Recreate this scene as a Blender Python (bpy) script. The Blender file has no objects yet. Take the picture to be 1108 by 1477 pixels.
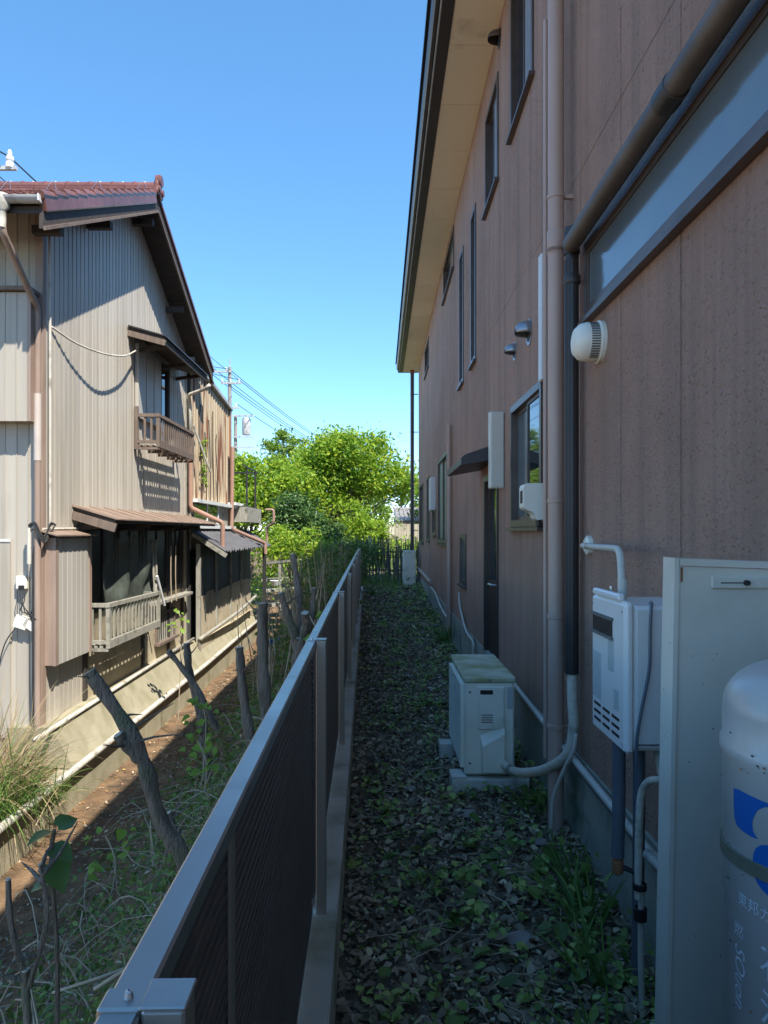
import bpy, math, random
import numpy as np
from mathutils import Vector, Matrix

# ------------------------------------------------------------------ camera, sky, sun, exposure
SC = bpy.context.scene
COL = SC.collection
CAMZ = 1.56
cam_d = bpy.data.cameras.new('camera')
cam = bpy.data.objects.new('camera', cam_d); COL.objects.link(cam)
cam.location = (0, 0, CAMZ)
cam.rotation_euler = (math.radians(90), 0, 0)
cam_d.sensor_fit = 'VERTICAL'; cam_d.sensor_height = 36.0
cam_d.lens = 1040 / 1477 * 36.0
cam_d.shift_x = 5 / 1477; cam_d.shift_y = 28.5 / 1477
cam_d.clip_start = 0.02; cam_d.clip_end = 900
SC.camera = cam

SUN = Vector((0.355, -0.455, 0.83)).normalized()
elev = math.asin(SUN.z); rot = math.atan2(SUN.x, SUN.y)
w = bpy.data.worlds.new('World'); SC.world = w; w.use_nodes = True
nt = w.node_tree; bg = nt.nodes['Background']
sky = nt.nodes.new('ShaderNodeTexSky'); sky.sky_type = 'NISHITA'; sky.sun_disc = False
sky.sun_elevation = elev; sky.sun_rotation = rot
sky.air_density = 0.7; sky.dust_density = 0.0; sky.ozone_density = 4.0
hs_ = nt.nodes.new('ShaderNodeHueSaturation'); hs_.inputs['Saturation'].default_value = 1.25; hs_.inputs['Hue'].default_value = 0.494
gm_ = nt.nodes.new('ShaderNodeGamma'); gm_.inputs[1].default_value = 0.8
nt.links.new(sky.outputs[0], gm_.inputs[0]); nt.links.new(gm_.outputs[0], hs_.inputs['Color']); nt.links.new(hs_.outputs[0], bg.inputs[0]); bg.inputs[1].default_value = 0.15
sd = bpy.data.lights.new('sun', 'SUN'); sd.energy = 2.95; sd.angle = math.radians(0.53); sd.color = (1.0, 0.93, 0.82)
sun = bpy.data.objects.new('sun', sd); COL.objects.link(sun)
sun.rotation_euler = (-SUN).to_track_quat('-Z', 'Y').to_euler(); sun.location = (4, -6, 12)
SC.view_settings.view_transform = 'Standard'; SC.view_settings.look = 'None'
SC.view_settings.exposure = 1.63; SC.view_settings.gamma = 1.0
SC.view_settings.use_curve_mapping = False
SC.cycles.max_bounces = 6; SC.cycles.diffuse_bounces = 4; SC.cycles.transparent_max_bounces = 12
SC.cycles.use_denoising = True

random.seed(7); RNG = np.random.default_rng(11)
U = random.uniform

# ------------------------------------------------------------------ materials
def new_mat(name):
    m = bpy.data.materials.new(name); m.use_nodes = True
    n = m.node_tree.nodes; l = m.node_tree.links
    return m, n, l, n['Principled BSDF']

def ramp(n, cols, pos=None, interp='LINEAR'):
    r = n.new('ShaderNodeValToRGB'); e = r.color_ramp.elements
    r.color_ramp.interpolation = interp
    k = len(cols); pos = pos or [i / max(1, k - 1) for i in range(k)]
    while len(e) < k: e.new(0.5)
    for i, c in enumerate(cols):
        e[i].position = pos[i]; e[i].color = (*c, 1)
    return r

def noise(n, l, scale, detail=4, stretch=None, rough=0.55, space='Object'):
    tc = n.new('ShaderNodeTexCoord'); t = n.new('ShaderNodeTexNoise')
    t.inputs['Scale'].default_value = scale; t.inputs['Detail'].default_value = detail
    t.inputs['Roughness'].default_value = rough
    src = tc.outputs[space]
    if stretch:
        mp = n.new('ShaderNodeMapping'); mp.inputs['Scale'].default_value = stretch
        l.new(src, mp.inputs[0]); src = mp.outputs[0]
    l.new(src, t.inputs['Vector'])
    return t

def M(name, cols, rough=0.6, scale=6, detail=5, stretch=None, metallic=0.0, bump=0.0, bscale=40, bdist=0.01, bstretch=None,
      spec=0.5, pos=None, stain=None, stain_scale=3, stain_stretch=None, stain_pos=(0.55, 0.7), jitter=0.0, coat=0.0, rvar=0.0):
    """Colour varies over `cols` by noise; optional second noise lays a stain colour; optional bump; jitter = value change from piece to piece."""
    m, n, l, b = new_mat(name)
    if isinstance(cols[0], (int, float)): cols = [cols, tuple(c * 0.86 for c in cols)]
    t = noise(n, l, scale, detail, stretch)
    r = ramp(n, cols, pos or [0.3 + 0.4 * i / max(1, len(cols) - 1) for i in range(len(cols))])
    l.new(t.outputs['Fac'], r.inputs[0]); out = r.outputs[0]
    if stain:
        s = noise(n, l, stain_scale, 6, stain_stretch)
        sr = ramp(n, [(0, 0, 0), (1, 1, 1)], list(stain_pos)); l.new(s.outputs['Fac'], sr.inputs[0])
        mx = n.new('ShaderNodeMix'); mx.data_type = 'RGBA'
        l.new(sr.outputs[0], mx.inputs[0]); l.new(out, mx.inputs[6]); mx.inputs[7].default_value = (*stain, 1)
        out = mx.outputs[2]
    if jitter:
        oi = n.new('ShaderNodeObjectInfo'); mr = n.new('ShaderNodeMapRange')
        mr.inputs[3].default_value = 1 - jitter; mr.inputs[4].default_value = 1 + jitter
        l.new(oi.outputs['Random'], mr.inputs[0])
        hs = n.new('ShaderNodeHueSaturation'); l.new(mr.outputs[0], hs.inputs['Value']); l.new(out, hs.inputs['Color']); out = hs.outputs[0]
    l.new(out, b.inputs['Base Color'])
    b.inputs['Roughness'].default_value = rough; b.inputs['Metallic'].default_value = metallic
    b.inputs['Specular IOR Level'].default_value = spec; b.inputs['Coat Weight'].default_value = coat
    if rvar:
        q = noise(n, l, scale * 2.5, 4); mr2 = n.new('ShaderNodeMapRange')
        mr2.inputs[1].default_value = 0.3; mr2.inputs[2].default_value = 0.7
        mr2.inputs[3].default_value = max(0.02, rough - rvar); mr2.inputs[4].default_value = rough + rvar
        l.new(q.outputs['Fac'], mr2.inputs[0]); l.new(mr2.outputs[0], b.inputs['Roughness'])
    if bump:
        bt = noise(n, l, bscale, 5, bstretch); bn = n.new('ShaderNodeBump')
        bn.inputs['Strength'].default_value = bump; bn.inputs['Distance'].default_value = bdist
        l.new(bt.outputs['Fac'], bn.inputs['Height']); l.new(bn.outputs[0], b.inputs['Normal'])
    return m

def leaf_mat(name, cols, pos=None, trans=0.35, rough=0.5):
    m, n, l, b = new_mat(name)
    g = n.new('ShaderNodeNewGeometry'); r = ramp(n, cols, pos)
    l.new(g.outputs['Random Per Island'], r.inputs[0])
    l.new(r.outputs[0], b.inputs['Base Color']); b.inputs['Roughness'].default_value = rough
    b.inputs['Specular IOR Level'].default_value = 0.35
    if trans:
        tr = n.new('ShaderNodeBsdfTranslucent'); l.new(r.outputs[0], tr.inputs[0])
        mx = n.new('ShaderNodeMixShader'); mx.inputs[0].default_value = trans
        l.new(b.outputs[0], mx.inputs[1]); l.new(tr.outputs[0], mx.inputs[2])
        l.new(mx.outputs[0], n['Material Output'].inputs[0])
    return m

def stucco(name, cols, dirt):
    """Sprayed stucco: blotchy colour, vertical run-off streaks and a coarse lumpy relief."""
    m, n, l, b = new_mat(name)
    t = noise(n, l, 1.1, 6, None, 0.6); r = ramp(n, cols, [0.3, 0.5, 0.7]); l.new(t.outputs['Fac'], r.inputs[0])
    s = noise(n, l, 1.0, 6, (6, 6, 0.22), 0.65); sr = ramp(n, [(0, 0, 0), (0.9, 0.9, 0.9)], [0.46, 0.72]); l.new(s.outputs['Fac'], sr.inputs[0])
    mx = n.new('ShaderNodeMix'); mx.data_type = 'RGBA'
    l.new(sr.outputs[0], mx.inputs[0]); l.new(r.outputs[0], mx.inputs[6]); mx.inputs[7].default_value = (*dirt, 1)
    l.new(mx.outputs[2], b.inputs['Base Color']); b.inputs['Roughness'].default_value = 0.72
    b.inputs['Specular IOR Level'].default_value = 0.35
    # sprayed dabs: irregular round lumps of uneven height over a fine sandy grain
    tc2 = n.new('ShaderNodeTexCoord'); wob = noise(n, l, 55, 3); vm = n.new('ShaderNodeVectorMath'); vm.operation = 'MULTIPLY_ADD'; vm.inputs[1].default_value = (.016, .016, .016)
    l.new(wob.outputs['Color'], vm.inputs[0]); l.new(tc2.outputs['Object'], vm.inputs[2])
    vo = n.new('ShaderNodeTexVoronoi'); vo.inputs['Scale'].default_value = 42; l.new(vm.outputs[0], vo.inputs['Vector'])
    mr = n.new('ShaderNodeMapRange'); mr.interpolation_type = 'SMOOTHSTEP'; mr.inputs[1].default_value = 0.08; mr.inputs[2].default_value = 0.52; mr.inputs[3].default_value = 1; mr.inputs[4].default_value = 0
    l.new(vo.outputs['Distance'], mr.inputs[0])
    sp = n.new('ShaderNodeSeparateColor'); l.new(vo.outputs['Color'], sp.inputs[0])
    pw = n.new('ShaderNodeMath'); pw.operation = 'POWER'; pw.inputs[1].default_value = 1.6; l.new(sp.outputs[0], pw.inputs[0])
    mul = n.new('ShaderNodeMath'); mul.operation = 'MULTIPLY'; l.new(mr.outputs[0], mul.inputs[0]); l.new(pw.outputs[0], mul.inputs[1])
    a2 = noise(n, l, 120, 5, None, 0.65)
    inv = n.new('ShaderNodeMath'); inv.operation = 'MULTIPLY_ADD'; inv.inputs[1].default_value = 0.6
    l.new(a2.outputs['Fac'], inv.inputs[0]); l.new(mul.outputs[0], inv.inputs[2])
    bn = n.new('ShaderNodeBump'); bn.inputs['Strength'].default_value = 1.0; bn.inputs['Distance'].default_value = 0.036
    l.new(inv.outputs[0], bn.inputs['Height']); l.new(bn.outputs[0], b.inputs['Normal'])
    return m

def net_mat(name, col, cover):
    m, n, l, b = new_mat(name)
    b.inputs['Base Color'].default_value = (*col, 1); b.inputs['Roughness'].default_value = 0.8
    tc = n.new('ShaderNodeTexCoord')
    w1 = n.new('ShaderNodeTexNoise'); w1.inputs['Scale'].default_value = 5; w1.inputs['Detail'].default_value = 5
    l.new(tc.outputs['Object'], w1.inputs['Vector'])
    mr = n.new('ShaderNodeMapRange'); mr.inputs[1].default_value = 0.3; mr.inputs[2].default_value = 0.7
    mr.inputs[3].default_value = cover * 0.5; mr.inputs[4].default_value = cover * 1.5
    l.new(w1.outputs['Fac'], mr.inputs[0]); l.new(mr.outputs[0], b.inputs['Alpha'])
    return m

MAT = {}
MAT['wall'] = stucco('pink_brown_stucco', [(0.46, 0.275, 0.195), (0.56, 0.34, 0.25), (0.62, 0.385, 0.29)], (0.37, 0.245, 0.185))
MAT['joint'] = M('joint_sealant', [(0.20, 0.14, 0.11), (0.26, 0.185, 0.145)], 0.8, 5)
MAT['found'] = M('mossy_foundation', [(0.3, 0.31, 0.255), (0.42, 0.42, 0.35)], 0.85, 3, stain=(0.10, 0.14, 0.09), stain_scale=2.5, bump=0.4, bscale=60)
MAT['soffit'] = M('cream_soffit', [(0.88, 0.8, 0.62), (0.92, 0.84, 0.67)], 0.7, 1.5, jitter=0.05, stain=(0.5, 0.43, 0.30), stain_scale=2, stain_pos=(0.62, 0.8))
MAT['fascia'] = M('dark_fascia', [(0.035, 0.03, 0.035), (0.055, 0.048, 0.05)], 0.45, 4)
MAT['gutter'] = M('brown_gutter', [(0.06, 0.045, 0.04), (0.09, 0.07, 0.06)], 0.4, 4)
MAT['white_trim'] = M('white_trim', [(0.62, 0.64, 0.64), (0.72, 0.73, 0.72)], 0.45, 5)
MAT['bronze'] = M('bronze_frame', [(0.085, 0.066, 0.058), (0.125, 0.1, 0.09)], 0.38, 9, metallic=0.3)
MAT['glass'] = M('dark_window_glass', [(0.018, 0.024, 0.03), (0.03, 0.036, 0.042)], 0.035, 2, spec=0.9)
MAT['frost'] = M('frosted_glass', [(0.1, 0.125, 0.14), (0.125, 0.15, 0.16)], 0.10, 3, spec=1.0, rvar=0.03)
MAT['sash_grey'] = M('grey_insect_screen', [(0.20, 0.21, 0.23), (0.25, 0.26, 0.27)], 0.6, 7)
MAT['green_pane'] = M('pale_green_shutter', [(0.22, 0.29, 0.26), (0.29, 0.36, 0.32)], 0.35, 3, stretch=(3, 3, 0.5))
MAT['door'] = M('dark_brown_door', [(0.04, 0.028, 0.024), (0.06, 0.042, 0.036)], 0.4, 6)
MAT['steel'] = M('brushed_steel', [(0.55, 0.56, 0.57), (0.65, 0.66, 0.66)], 0.3, 10, metallic=0.9)
MAT['pipe'] = M('pink_brown_downpipe', [(0.44, 0.3, 0.24), (0.53, 0.38, 0.31)], 0.45, 2.2, stretch=(2, 2, 0.6), stain=(0.47, 0.31, 0.23), stain_scale=1.2, stain_pos=(0.55, 0.75))
MAT['dark_pipe'] = M('dark_brown_pipe', [(0.028, 0.024, 0.024), (0.048, 0.041, 0.039)], 0.42, 4, stain=(0.07, 0.055, 0.045), stain_scale=3)
MAT['brown_pipe'] = M('dull_brown_pipe', [(0.075, 0.058, 0.048), (0.115, 0.09, 0.075)], 0.5, 4, stain=(0.14, 0.11, 0.085), stain_scale=3)
MAT['ivory'] = M('ivory_plastic', [(0.76, 0.73, 0.62), (0.82, 0.79, 0.69)], 0.4, 4, stain=(0.45, 0.42, 0.34), stain_scale=5, stain_pos=(0.62, 0.8))
MAT['hood'] = M('stainless_hood', [(0.30, 0.31, 0.33), (0.42, 0.43, 0.45)], 0.35, 8, metallic=0.7)
MAT['black'] = M('black_plastic', [(0.012, 0.012, 0.013), (0.02, 0.02, 0.02)], 0.6, 8)
MAT['ac'] = M('aged_ivory_enamel', [(0.78, 0.77, 0.65), (0.85, 0.84, 0.73)], 0.4, 3, stain=(0.46, 0.49, 0.36), stain_scale=4, stain_pos=(0.55, 0.8))
MAT['ac_top'] = M('mossy_enamel_top', [(0.52, 0.54, 0.4), (0.66, 0.66, 0.53)], 0.55, 4, stain=(0.30, 0.33, 0.14), stain_scale=3.5, stain_pos=(0.40, 0.60))
MAT['ac_dark'] = M('dark_grey_fitting', [(0.10, 0.11, 0.11), (0.14, 0.15, 0.15)], 0.6, 6)  # dark grey of slots, seams, screws and rims
MAT['block'] = M('grey_support_block', [(0.56, 0.55, 0.48), (0.68, 0.66, 0.59)], 0.8, 6, stain=(0.25, 0.26, 0.22), stain_scale=6, bump=0.3)
MAT['hose'] = M('taped_hose', [(0.58, 0.54, 0.43), (0.7, 0.66, 0.55)], 0.6, 14, stretch=(1, 1, 3), bump=0.5, bscale=45, stain=(0.2, 0.19, 0.15), stain_scale=9)
MAT['heater'] = M('white_enamel', [(0.76, 0.74, 0.7), (0.82, 0.8, 0.76)], 0.28, 2, stain=(0.64, 0.62, 0.56), stain_scale=3, stain_pos=(0.6, 0.85))
MAT['sticker'] = M('faded_label', [(0.42, 0.47, 0.46), (0.5, 0.54, 0.52)], 0.5, 30)
MAT['pvc'] = M('grey_pvc', [(0.11, 0.13, 0.16), (0.15, 0.17, 0.20)], 0.4, 5)
MAT['white_pvc'] = M('white_pvc', [(0.52, 0.49, 0.42), (0.62, 0.59, 0.52)], 0.45, 5, stain=(0.28, 0.25, 0.20), stain_scale=6)
MAT['cabinet'] = M('pale_steel_panel', [(0.62, 0.6, 0.52), (0.7, 0.67, 0.58)], 0.42, 1.5, stretch=(1, 1, 0.4), stain=(0.50, 0.50, 0.41), stain_scale=2.5, stain_pos=(0.5, 0.75), rvar=0.08)
MAT['rust'] = M('rust', [(0.22, 0.09, 0.04), (0.34, 0.15, 0.07)], 0.85, 18)
MAT['gas'] = M('grey_gas_cylinder', [(0.38, 0.375, 0.36), (0.45, 0.44, 0.42)], 0.3, 1.6, stain=(0.32, 0.31, 0.29), stain_scale=3, rvar=0.06, bump=0.05, bscale=14)
MAT['blue'] = M('blue_print', [(0.006, 0.085, 0.32), (0.012, 0.11, 0.38)], 0.35, 6)
MAT['strap'] = M('olive_strap', [(0.09, 0.10, 0.07), (0.13, 0.135, 0.10)], 0.7, 30)
MAT['white_print'] = M('white_print', [(0.50, 0.54, 0.58), (0.58, 0.61, 0.64)], 0.4, 12)
MAT['alu'] = M('bronze_aluminium', [(0.38, 0.36, 0.34), (0.48, 0.455, 0.43)], 0.36, 2, metallic=0.8, stain=(0.34, 0.33, 0.31), stain_scale=9, stain_pos=(0.56, 0.7), rvar=0.06)
MAT['post'] = M('bronze_post', [(0.36, 0.315, 0.28), (0.44, 0.39, 0.35)], 0.38, 3, metallic=0.55, stretch=(2, 2, 0.3))
MAT['panel'] = M('dark_fence_panel', [(0.07, 0.066, 0.064), (0.115, 0.108, 0.104)], 0.5, 3, stretch=(2, 2, 8))
MAT['curb'] = M('weathered_concrete', [(0.46, 0.47, 0.4), (0.62, 0.62, 0.54)], 0.9, 5, stain=(0.26, 0.28, 0.17), stain_scale=3.5, stain_pos=(0.48, 0.7), bump=0.6, bscale=90, bdist=0.006)
MAT['litter_soil'] = M('dark_leaf_mould', [(0.11, 0.095, 0.066), (0.2, 0.17, 0.12)], 0.95, 14, bump=1.0, bscale=40, bdist=0.03)
MAT['red_soil'] = M('red_brown_soil', [(0.10, 0.062, 0.032), (0.18, 0.112, 0.06), (0.24, 0.155, 0.085)], 0.95, 5, bump=0.9, bscale=35, bdist=0.03, stain=(0.06, 0.042, 0.026), stain_scale=3)
MAT['siding'] = M('weathered_cream_siding', [(0.46, 0.42, 0.355), (0.53, 0.49, 0.42)], 0.5, 1.5, stretch=(3, 3, 0.35), jitter=0.11, stain=(0.36, 0.315, 0.25), stain_scale=1.3, stain_stretch=(5, 5, 0.4), stain_pos=(0.55, 0.78))
MAT['siding_front'] = M('siding_dimmed_for_sun', [(0.38, 0.345, 0.285), (0.45, 0.41, 0.345)], 0.5, 1.5, stretch=(3, 3, 0.35), jitter=0.11, stain=(0.30, 0.26, 0.205), stain_scale=1.3, stain_stretch=(5, 5, 0.4), stain_pos=(0.52, 0.75))  # siding colour darkened for the front wall to offset its stronger sunlight
MAT['siding_grey'] = M('weathered_grey_siding', [(0.42, 0.40, 0.355), (0.49, 0.465, 0.415)], 0.5, 1.5, stretch=(3, 3, 0.35), jitter=0.07)
MAT['brown_trim'] = M('brown_corner_trim', [(0.27, 0.195, 0.155), (0.37, 0.275, 0.22)], 0.5, 3, stretch=(3, 3, 0.5))
MAT['wood_dark'] = M('blackened_timber', [(0.035, 0.028, 0.024), (0.065, 0.052, 0.044)], 0.75, 5, stretch=(1, 4, 4), bump=0.3)
MAT['wood_grey'] = M('grey_weathered_wood', [(0.25, 0.24, 0.20), (0.37, 0.355, 0.30)], 0.8, 5, stretch=(4, 4, 0.8), bump=0.4, bscale=60, stain=(0.13, 0.13, 0.10), stain_scale=7)
MAT['wood_brown'] = M('brown_weathered_wood', [(0.13, 0.095, 0.075), (0.20, 0.155, 0.125)], 0.75, 6, stretch=(4, 4, 0.8))
MAT['tile'] = M('red_brown_glazed_tile', [(0.15, 0.06, 0.047), (0.21, 0.09, 0.072)], 0.35, 9, jitter=0.2, rvar=0.1)
MAT['grey_tile'] = M('grey_roof_tile', [(0.20, 0.185, 0.175), (0.28, 0.26, 0.245)], 0.6, 9, jitter=0.12)
MAT['rusty_sheet'] = M('rusty_brown_sheet', [(0.2, 0.14, 0.105), (0.31, 0.23, 0.175)], 0.6, 4, stretch=(0.7, 4, 4), stain=(0.30, 0.21, 0.16), stain_scale=3, jitter=0.08)
MAT['tan_rust'] = M('tan_rusted_sheet', [(0.48, 0.385, 0.255), (0.56, 0.46, 0.32)], 0.7, 2, stretch=(3, 3, 0.4), stain=(0.20, 0.075, 0.035), stain_scale=1.5, stain_stretch=(4, 4, 0.35), stain_pos=(0.52, 0.6), jitter=0.06)
MAT['plaster'] = M('tan_plaster', [(0.40, 0.34, 0.23), (0.50, 0.43, 0.31)], 0.9, 3, stain=(0.26, 0.22, 0.15), stain_scale=2.2, bump=0.4, bscale=50)
MAT['base_conc'] = M('yellowed_concrete', [(0.29, 0.265, 0.18), (0.38, 0.345, 0.245)], 0.9, 3.5, stain=(0.24, 0.22, 0.135), stain_scale=2.5, stain_pos=(0.5, 0.68), bump=0.5, bscale=60)
MAT['black_sheet'] = M('black_corrugated_sheet', [(0.075, 0.075, 0.08), (0.12, 0.115, 0.115)], 0.6, 6, stain=(0.2, 0.17, 0.14), stain_scale=8, stain_pos=(0.65, 0.75))
MAT['dark_wall'] = M('dark_board', [(0.05, 0.05, 0.05), (0.085, 0.083, 0.08)], 0.7, 4, stretch=(4, 4, 0.5), jitter=0.15)  # dark grey boards, tone varies from board to board
MAT['salmon'] = M('salmon_downpipe', [(0.32, 0.19, 0.145), (0.4, 0.25, 0.19)], 0.5, 5)
MAT['net'] = net_mat('green_grey_net', (0.17, 0.20, 0.17), 0.36)
MAT['dull_glass'] = M('dull_black_window_glass', [(0.012, 0.012, 0.012), (0.022, 0.021, 0.02)], 0.45, 3, spec=0.1)  # near-black panes with weak, blurred reflections
MAT['pinkish'] = M('faded_pink_pipe', [(0.46, 0.40, 0.36), (0.54, 0.48, 0.43)], 0.5, 4)
MAT['galv'] = M('galvanised_gutter', [(0.34, 0.34, 0.34), (0.48, 0.48, 0.47)], 0.45, 7, stain=(0.2, 0.18, 0.16), stain_scale=5)
MAT['wire'] = M('black_cable', [(0.02, 0.02, 0.022), (0.035, 0.035, 0.035)], 0.6, 9)
MAT['pole'] = M('concrete_pole', [(0.24, 0.22, 0.20), (0.31, 0.285, 0.26)], 0.8, 3)
MAT['ceramic'] = M('white_ceramic', [(0.72, 0.73, 0.72), (0.8, 0.8, 0.79)], 0.2, 4)
MAT['bark'] = M('grey_brown_bark', [(0.15, 0.115, 0.085), (0.28, 0.22, 0.17)], 0.9, 9, stretch=(3, 3, 0.6), bump=1.0, bscale=16, bdist=0.035, bstretch=(5, 5, 1.0), stain=(0.15, 0.165, 0.09), stain_scale=3)
MAT['cut'] = M('pale_cut_wood', [(0.42, 0.38, 0.31), (0.52, 0.48, 0.41)], 0.8, 14)
MAT['twig'] = M('dry_twig', [(0.28, 0.22, 0.15), (0.52, 0.43, 0.31)], 0.85, 3)
MAT['stick'] = M('dark_bamboo_stick', [(0.08, 0.085, 0.075), (0.15, 0.155, 0.135)], 0.7, 5, jitter=0.3)
MAT['leaf_lime'] = leaf_mat('lime_leaves', [(0.15, 0.29, 0.03), (0.24, 0.41, 0.04), (0.34, 0.49, 0.05), (0.5, 0.56, 0.06)], None, 0.5)
MAT['leaf_mid'] = leaf_mat('mid_green_leaves', [(0.12, 0.22, 0.03), (0.2, 0.33, 0.045), (0.3, 0.42, 0.055)], None, 0.4)
MAT['leaf_dark'] = leaf_mat('dark_evergreen_leaves', [(0.045, 0.1, 0.03), (0.08, 0.16, 0.045), (0.13, 0.21, 0.06)], None, 0.25, 0.35)
MAT['leaf_shade'] = leaf_mat('ground_cover_leaves', [(0.08, 0.14, 0.04), (0.15, 0.24, 0.06), (0.23, 0.32, 0.08)], None, 0.3)
MAT['weed'] = leaf_mat('alley_weed_leaves', [(0.11, 0.2, 0.05), (0.23, 0.36, 0.09), (0.38, 0.52, 0.16), (0.52, 0.55, 0.17)], None, 0.3)
MAT['litter'] = leaf_mat('fallen_leaves', [(0.13, 0.108, 0.074), (0.24, 0.2, 0.135), (0.35, 0.29, 0.2), (0.45, 0.375, 0.255), (0.7, 0.6, 0.41), (0.46, 0.54, 0.22)], [0, 0.3, 0.65, 0.86, 0.96, 1.0], 0.1, 0.6)
MAT['chips'] = leaf_mat('pale_dry_leaf_scraps', [(0.28, 0.2, 0.1), (0.5, 0.42, 0.28), (0.42, 0.16, 0.07), (0.5, 0.34, 0.1)], None, 0.1)
MAT['straw'] = leaf_mat('dry_grass', [(0.33, 0.24, 0.12), (0.48, 0.38, 0.22), (0.40, 0.30, 0.18)], None, 0.3)
MAT['grass'] = leaf_mat('grass_blades', [(0.06, 0.14, 0.03), (0.14, 0.25, 0.05), (0.26, 0.34, 0.10)], None, 0.35)

# ------------------------------------------------------------------ building helpers
BASE = {}                                   # object -> (base point in its own frame)
def Rz(a, p):
    c, s = math.cos(a), math.sin(a); return Vector((c * p[0] - s * p[1], s * p[0] + c * p[1], p[2]))

def tag(o, label=None, cat=None, group=None, kind=None):
    if label: o['label'] = label
    if cat: o['category'] = cat
    if group: o['group'] = group
    if kind: o['kind'] = kind
    return o

def thing(name, label, cat, base=(0, 0, 0), frame=0.0, group=None, kind=None):
    o = bpy.data.objects.new(name, None); COL.objects.link(o)
    o.empty_display_size = 0.2
    o.location = Rz(frame, base); o.rotation_euler = (0, 0, frame)
    BASE[o] = Vector(base)
    return tag(o, label, cat, group, kind)

def link(name, me, mat, parent, base=(0, 0, 0), frame=0.0, smooth=False):
    if mat is not None and not me.materials: me.materials.append(MAT[mat] if isinstance(mat, str) else mat)
    if smooth:
        me.polygons.foreach_set('use_smooth', [True] * len(me.polygons))
    o = bpy.data.objects.new(name, me); COL.objects.link(o)
    if parent is not None:
        o.parent = parent; BASE[o] = BASE[parent]
    else:
        o.location = Rz(frame, base); o.rotation_euler = (0, 0, frame); BASE[o] = Vector(base)
    return o

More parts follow.
